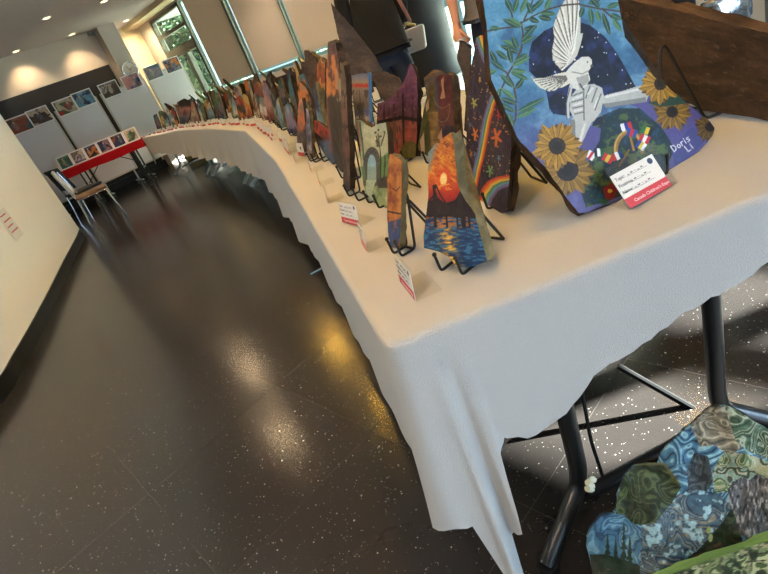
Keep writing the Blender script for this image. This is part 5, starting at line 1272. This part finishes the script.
def split_keys(s):
    out = []; w_ = s.split(); k = 0
    while k < len(w_):
        if w_[k] == 'sky': out.append('sky blue'); k += 2
        else: out.append(w_[k]); k += 1
    return out
CUM = [0]
for a, b in zip(PI_, PI_[1:]): CUM.append(CUM[-1] + (b - a).length)
HPROTO = None; CNT = {}
def nth(key):
    CNT[key] = CNT.get(key, 0) + 1; n = CNT[key]; return ORD[n - 1] if n <= 12 else 'another'
s = 1.72; k = 0
while s < CUM[-1] - .1:
    p, d, i = table_pt(s, .2)
    dist = p.length
    keys = split_keys(KEYS[(k * 7 + 3) % len(KEYS)]); W = rn.uniform(.11, .20); H = rn.uniform(.17, .30); tall = H > .25
    lab = '%s %s and %s stone, %s in the front row of the %s table' % ('tall' if tall else 'low', keys[0], keys[1], nth(('f', i)), TABN[i])
    row_stone(s, rn.uniform(.17, .25), True, W, H, R(12), R(rn.uniform(-4, 16)), rn, lab, 'painted stones in the front row', keys, s < 5.2)
    # its ticket holder, nearer the edge
    hp, hd, hi = table_pt(s - .02, rn.uniform(.06, .10)); hy = math.atan2(-hd.y, -hd.x) + R(rn.uniform(-6, 20))
    hl = 'small ticket holder before the %s front-row stone of the %s table' % (ORD[min(11, CNT[('f', i)] - 1)], TABN[i])
    if HPROTO is None: HPROTO = holder(hp, hy, hl, w=.085, h=.058, detail=0, lean=R(10), foot=.03)
    else: dup(HPROTO, hp, hy, hl)
    s += rn.uniform(.165, .235); k += 1
s = 2.5
while s < CUM[-1] - .1:
    keys = split_keys(KEYS[(k * 5 + 1) % len(KEYS)]); W = rn.uniform(.13, .22); H = rn.uniform(.22, .34); p, d, i = table_pt(s, .42)
    lab = '%s-topped %s stone, %s in the middle row of the %s table' % (keys[0], keys[1], nth(('m', i)), TABN[i])
    row_stone(s, rn.uniform(.43, .50), True, W, H, R(12), R(rn.uniform(-4, 16)), rn, lab, 'painted stones in the middle row', keys, s < 3.5)
    s += rn.uniform(.21, .29); k += 1
s = 2.9
while s < CUM[-1] - .1:
    keys = split_keys(KEYS[(k * 3 + 2) % len(KEYS)]); W = rn.uniform(.14, .28); H = rn.uniform(.30, .44); p, d, i = table_pt(s, .75)
    lab = 'bare-backed brown stone, %s along the outer side of the %s table' % (nth(('b', i)), TABN[i])
    r_ = row_stone(s, rn.uniform(.74, .78), False, W, H, R(28), R(rn.uniform(-25, 10)), rn, lab, 'stones seen from the back', keys, s < 3.2)
    s += rn.uniform(.27, .36); k += 1

# ------------------------------------------------------------------ red table by the back wall
A = at(142.5, 139.4, .75); A = Vector((-2.86, 9.32)); Bq = Vector((-4.22, 9.12))
d = (A - Bq).normalized(); n = rightn(d); ang = math.atan2(d.y, d.x)
o_ = (A + Bq) / 2 - n * .3
t = thing('red_table', 'long folding table under a red cloth before the whiteboards', 'table', (o_.x, o_.y, 0), ang)
L = (A - Bq).length / 2
b = bmesh.new(); box(b, (-L, -.3, .705), (L, .3, .738), None, bev=.005); obj('tabletop', b, mat('table_board', (.55, .5, .44), .6), t)
for e in (-1, 1):
    for q in (-1, 1):
        b = bmesh.new(); tube(b, bend([(e * (L - .22), q * .16, .71), (e * (L - .22), q * .16, .25), (e * (L - .22), q * .25, .012)], .06), .016, 8); obj('leg', b, M_BLACK, t, True)
    b = bmesh.new(); tube(b, [(e * (L - .22), -.16, .3), (e * (L - .22), .16, .3)], .012, 8); tube(b, [(e * (L - .22), 0, .4), (e * (L - .62), 0, .70)], .008, 6); obj('crossbar', b, M_BLACK, t, True)
b = bmesh.new()
pts, nn, dr, fo = [], [], [], []
def line(P, Q, nm, hem, k):
    for j in range(k + 1):
        q = Vector(P).lerp(Vector(Q), j / k); pts.append(q); nn.append(Vector(nm)); dr.append(hem + .006 * math.sin(q.x * 9)); fo.append(.012 + .01 * math.sin(q.x * 22 + q.y * 17))
line((-L, -.31), (L, -.31), (0, -1), .13, 60); line((L + .01, -.30), (L + .01, .30), (1, 0), .13, 20); line((L, .31), (-L, .31), (0, 1), .13, 40); line((-L - .01, .30), (-L - .01, -.30), (-1, 0), .13, 20)
top = drape(b, pts, nn, dr, fo, 10); f = b.faces.new(top); bmesh.ops.triangulate(b, faces=[f])
o = obj('tablecloth', b, M_RED, None, True); o.location = t.location; o.rotation_euler = (0, 0, ang); tag(o, 'deep red cloth over the table by the whiteboards', 'tablecloth')
RED_N = n

# ------------------------------------------------------------------ whiteboards on stands, with prints along their tops
def print_sheet(P, X, Zv, w_, h_, label, keys, seed, group):
    N = X.cross(Zv).normalized(); M = Matrix((X, -N * -1, Zv)).transposed().to_4x4(); M = Matrix((X, -N, Zv)).transposed().to_4x4(); M.translation = P
    t = bpy.data.objects.new('art_print', None); COL.objects.link(t); t.matrix_world = M; t.empty_display_size = .05; tag(t, label, 'print', group)
    b = bmesh.new(); box(b, (-w_ / 2, 0, -h_ / 2), (w_ / 2, .004, h_ / 2)); obj('sheet', b, M_CARD, t)
    na, nb = 36, 26; m_ = .018
    xs = np.linspace(-w_ / 2 + m_, w_ / 2 - m_, na); zs = np.linspace(-h_ / 2 + m_, h_ / 2 - m_, nb); A_, B_ = np.meshgrid(xs, zs); A_, B_ = A_.ravel(), B_.ravel()
    V = np.stack([A_, np.full_like(A_, -.0015), B_], 1); idx = np.arange(na * nb).reshape(nb, na)
    Fc = np.stack([idx[:-1, :-1].ravel(), idx[:-1, 1:].ravel(), idx[1:, 1:].ravel(), idx[1:, :-1].ravel()], 1)
    me = bpy.data.meshes.new('picture'); me.from_pydata(V.tolist(), [], Fc.tolist()); cs = [np.array(PAL[k]) for k in keys]
    c = Canvas(A_, B_, cs[0]); v = fbm(A_ * 9 + 2 * fbm(A_ * 5, B_ * 5, seed), B_ * 9, seed + 1); c.put(v < .5, cs[1]); c.put(v < .38, cs[2])
    c.put(np.clip((B_ / h_ - .22) * 8, 0, 1) * (v > .45), cs[0] * .7 + .25, .7); q = ((seed * 37 % 11) / 11 - .5) * w_ * .5
    c.ell((q, -.01), w_ * .13, h_ * .28, cs[(seed + 1) % 3] * .5 + .3, soft=.3); c.ell((q, .05), w_ * .06, h_ * .1, (.75, .62, .52), soft=.3); c.mottle(30, .2, seed=seed)
    set_paint(me, c.C); link('picture', me, M_PAINT, t); return t
def board(u0, u1, v, ztop, zbot, label):
    w_ = u1 - u0; t = thing('whiteboard', label, 'whiteboard', uv((u0 + u1) / 2, v, 0), AZ, 'freestanding whiteboards')
    b = bmesh.new(); box(b, (-w_ / 2 + .015, -.012, zbot + .015), (w_ / 2 - .015, .012, ztop - .015)); obj('writing_panel', b, M_BOARD, t)
    b = bmesh.new()
    for lo, hi in (((-w_ / 2, -.018, zbot), (-w_ / 2 + .03, .018, ztop)), ((w_ / 2 - .03, -.018, zbot), (w_ / 2, .018, ztop)), ((-w_ / 2 + .03, -.018, zbot), (w_ / 2 - .03, .018, zbot + .03)), ((-w_ / 2 + .03, -.018, ztop - .03), (w_ / 2 - .03, .018, ztop))): box(b, lo, hi, None, bev=.004)
    obj('frame', b, mat('board_frame', (.74, .71, .66), .4, metal=.3), t)
    for e in (-1, 1):
        b = bmesh.new(); x = e * (w_ / 2 - .08); tube(b, [(x, .03, zbot + .3), (x, .03, .05)], .016, 8); tube(b, [(x, -.2, .03), (x, .2, .03)], .016, 8); obj('leg', b, M_ALU, t, True)
    return t
VB = 10.62
for u0, u1, zt, lab in ((1.72, 2.52, 1.62, 'white board furthest left, half hidden by the curved wall'), (2.565, 3.325, 1.63, 'second white board from the curved wall, two prints on top'),
                        (3.405, 4.31, 1.64, 'white board in front of the grey column and the clock'), (4.345, 5.15, 1.655, 'white board nearest the uncovered window')):
    board(u0, u1, VB, zt, .24, lab)
bm = bmesh.new()
PX = [((20, 124.5), 'rust teal brown', 'print with a red and teal figure, leftmost on the boards'), ((40, 116), 'cream black brown', 'print with a pale mountain scene on the leftmost board'), ((65.5, 106.5), 'cream green red', 'print with a green figure and red ground on the second board'),
      ((84, 98.5), 'sky blue navy teal', 'bright blue underwater print on the second board'), ((110, 89.5), 'brown cream lilac', 'tan and purple print on the board before the column'), ((132, 81.5), 'pink lilac navy', 'pink and violet print under the wall clock'),
      ((153.5, 72), 'grey lilac teal', 'grey print with a white spot on the rightmost board'), ((172.5, 65), 'grey navy orange', 'dark blue and orange print nearest the window')]
tilt = Vector((0, 0, 1))
for k, ((x, y), ks, lab) in enumerate(PX):
    P = atv(x, y, VB - .03); 
    print_sheet(P, DU, tilt, .355, .265, lab, split_keys(ks), 80 + k, 'prints on the whiteboards')
# prints standing along the red table
PR = [((67.5, 161), 'teal green grey', 'teal landscape print at the left end of the red table'), ((86, 153), 'lilac white grey', 'pale lilac print with a swirl, second on the red table'), ((104, 145), 'navy orange black', 'dark print with an orange fish, third on the red table'),
      ((121.5, 137.5), 'lilac pink navy', 'purple print on the red table, fourth'), ((138, 130.5), 'navy rust brown', 'navy and rust print on the red table, fifth'), ((153, 124), 'cream green brown', 'print at the right end of the red table by the stones'), ((49, 169.5), 'brown cream rust', 'tan print partly hidden by the chair back')]
Xr = Vector((d.x, d.y, 0)); back = Vector((-d.y, d.x, 0)); Zr = (Vector((0, 0, 1)) * math.cos(R(12)) + back * math.sin(R(12)))
base_r = Vector((A.x, A.y, .749)) + back * .10
for k, ((x, y), ks, lab) in enumerate(PR):
    P = on_plane(x, y, base_r, back); al = -2 * L + .12 + k * (2 * L - .235) / 5
    q = base_r + Xr * al + Zr * .108; q.z = .749 + .108 * math.cos(R(12)) + .001
    if k == 6: continue
    print_sheet(q, Xr, Zr, .222, .215, lab, split_keys(ks), 100 + k, 'prints along the red table')
    t = thing('print_easel', ' '.join(('black strut behind the ' + lab).split()[:15]), 'easel', q - Vector((0, 0, q.z - .747)) + back * .09, ang, 'struts behind the red table prints')
    b = bmesh.new(); tube(b, [(0, .05, .004), (0, -.045, .17)], .004, 6); tube(b, [(-.06, -.045, .17), (.06, -.045, .17)], .004, 6); tube(b, [(-.05, .05, .004), (.05, .05, .004)], .004, 6); obj('strut', b, M_WIRE, t)

# ------------------------------------------------------------------ chairs beyond the curved wall
def chair(loc, rz, label, seat_m, back_m):
    t = thing('chair', label, 'chair', (loc[0], loc[1], 0), rz, 'chrome-legged chairs')
    b = bmesh.new(); box(b, (-.21, -.21, .43), (.21, .21, .465), None, bev=.014); obj('seat', b, seat_m, t, True)
    b = bmesh.new(); box(b, (-.21, .0, -.17), (.21, .03, .17), None, bev=.013)
    for v in b.verts: v.co.y += .06 * (v.co.x / .21) ** 2 * -1 + .22 + (v.co.z + .17) * .25; v.co.z += .70
    obj('backrest', b, back_m, t, True)
    for x in (-1, 1):
        for y in (-1, 1):
            b = bmesh.new(); tube(b, bend([(x * .19, y * .19, .43), (x * .20, y * .21, .2), (x * .215, y * .235, .006)], .05), .0115, 8)
            if y > 0: tube(b, bend([(x * .19, .19, .43), (x * .185, .215, .55), (x * .17, .27, .82)], .05), .0105, 8)
            obj('leg', b, M_CHROME, t, True)
    b = bmesh.new()
    for x in (-1, 1): tube(b, [(x * .19, -.19, .42), (x * .19, .19, .42)], .010, 8)
    obj('seat_frame', b, M_CHROME, t, True); return t
c1 = at(100, 226, 0); chair((c1.x + .1, c1.y + .12), R(113), 'chrome-legged chair with a tan seat and white back beyond the curved wall', mat('tan_seat', (.50, .37, .26), .6, c2=(.36, .26, .19), cscale=9), M_WHITE)
c2 = at(72, 205, 0); chair((c1.x - .30, c1.y + .88), R(140), 'black chair half hidden behind the curved wall', mat('black_seat', (.08, .08, .085), .5), mat('black_seat', (.08, .08, .085), .5))

# bits on the floor, a folder under the tables
P = at(319, 259, 0)
t = tag(obj('dry_leaf', (lambda b: (tube(b, [(0, 0, .004), (.03, .015, .012), (.07, .02, .004)], [.004, .014, .003], 6), tube(b, [(.02, .0, .004), (.05, -.02, .014)], [.006, .003], 6), b)[-1])(bmesh.new()), mat('dry_yellow', (.72, .62, .30), .7)), 'curled yellow leaf scrap on the dark floor under the cloth edge', 'leaf')
t.location = P; t.rotation_euler = (0, 0, R(60))
P = at(321, 269, 0)
t = tag(obj('plastic_strip', box(bmesh.new(), (-.07, -.008, .0005), (.16, .008, .006), None, bev=.002), mat('pale_blue_plastic', (.62, .74, .78), .4)), 'pale blue strip lying on the floor below the cloth edge', 'strip')
t.location = P; t.rotation_euler = (0, 0, R(18))
P = at(186, 163, 0)
t = thing('tote_bag', 'olive bag on the floor under the curving tables', 'bag', (P.x + .2, P.y + .3, 0), R(20))
b = bmesh.new(); box(b, (-.25, -.12, .002), (.25, .12, .34), None, bev=.04)
for v in b.verts: v.co.x *= 1 - v.co.z * .5; v.co.y *= 1 - v.co.z * .8
obj('bag_body', b, mat('olive_canvas', (.34, .34, .22), .9, bump=.5, scale=20), t, True)
b = bmesh.new(); tube(b, bend([(-.10, -.02, .32), (-.09, -.03, .46), (.09, -.03, .46), (.10, -.02, .32)], .05), .012, 8); obj('handle', b, mat('yellow_webbing', (.72, .68, .42), .8), t, True)

# ------------------------------------------------------------------ outside the windows
bm = bmesh.new(); box(bm, (U_WIN + .2, -12, -.25), (40, 32, -.05), BUV); struct('ground', bm, mat('bright_paving', (.72, .76, .70), .8, c2=(.62, .66, .60), cscale=3))
M_LEAF = [mat('leaf_green', (.24, .36, .24), .6), mat('leaf_light', (.46, .56, .42), .6), mat('leaf_dark', (.13, .23, .18), .6)]
def tree(u, v, h, r, label, seed):
    rr = random.Random(seed); t = thing('tree', label, 'tree', uv(u, v, -.05), 0, 'trees outside the windows')
    b = bmesh.new(); tube(b, [(0, 0, 0), (.05, .02, h * .35), (0, .06, h * .7)], [.12, .09, .05], 10)
    for k in range(6): a = k * 1.05; tube(b, [(0, .03, h * .35 + k * .1), (math.cos(a) * r * .5, math.sin(a) * r * .5, h * .55 + k * .12)], [.04, .015], 6)
    obj('trunk', b, mat('bark', (.28, .23, .19), .9, bump=.6, scale=20), t, True)
    b = bmesh.new()
    for k in range(5200):
        z = rr.random(); a = rr.uniform(0, 6.283); q = r * math.sqrt(rr.random()) * math.sin(math.pi * (.12 + .84 * z)) ** .6
        c = Vector((math.cos(a) * q, math.sin(a) * q, h * (.10 + .92 * z))); s = rr.uniform(.06, .13)
        ax = Vector((rr.uniform(-1, 1), rr.uniform(-1, 1), rr.uniform(-1, 1))).normalized(); bx = ax.orthogonal().normalized()
        f = b.faces.new([b.verts.new(c + w_) for w_ in (ax * s, bx * s * .5, -ax * s, -bx * s * .5)]); f.material_index = rr.choice((0, 0, 1, 2))
    o = link('foliage', (lambda me: (b.to_mesh(me), b.free(), me)[-1])(bpy.data.meshes.new('foliage')), M_LEAF, t); o['kind'] = 'stuff'
tree(8.6, 16.6, 5.4, 1.7, 'leafy tree filling the uncovered corner window', 1); tree(12.4, 21.5, 6.5, 1.8, 'leafy tree behind the window mullion', 2); tree(7.3, 13.2, 4.4, 1.15, 'dense tree close outside the corner window', 5); tree(11.3, 13.6, 5.0, 1.5, 'tree behind the blinds at the corner', 6); tree(9.5, 9.5, 2.6, 1.2, 'low green tree glimpsed between the person and the blind', 3); tree(9.8, 6.2, 2.4, 1.0, 'small tree seen through the glass doors', 4)
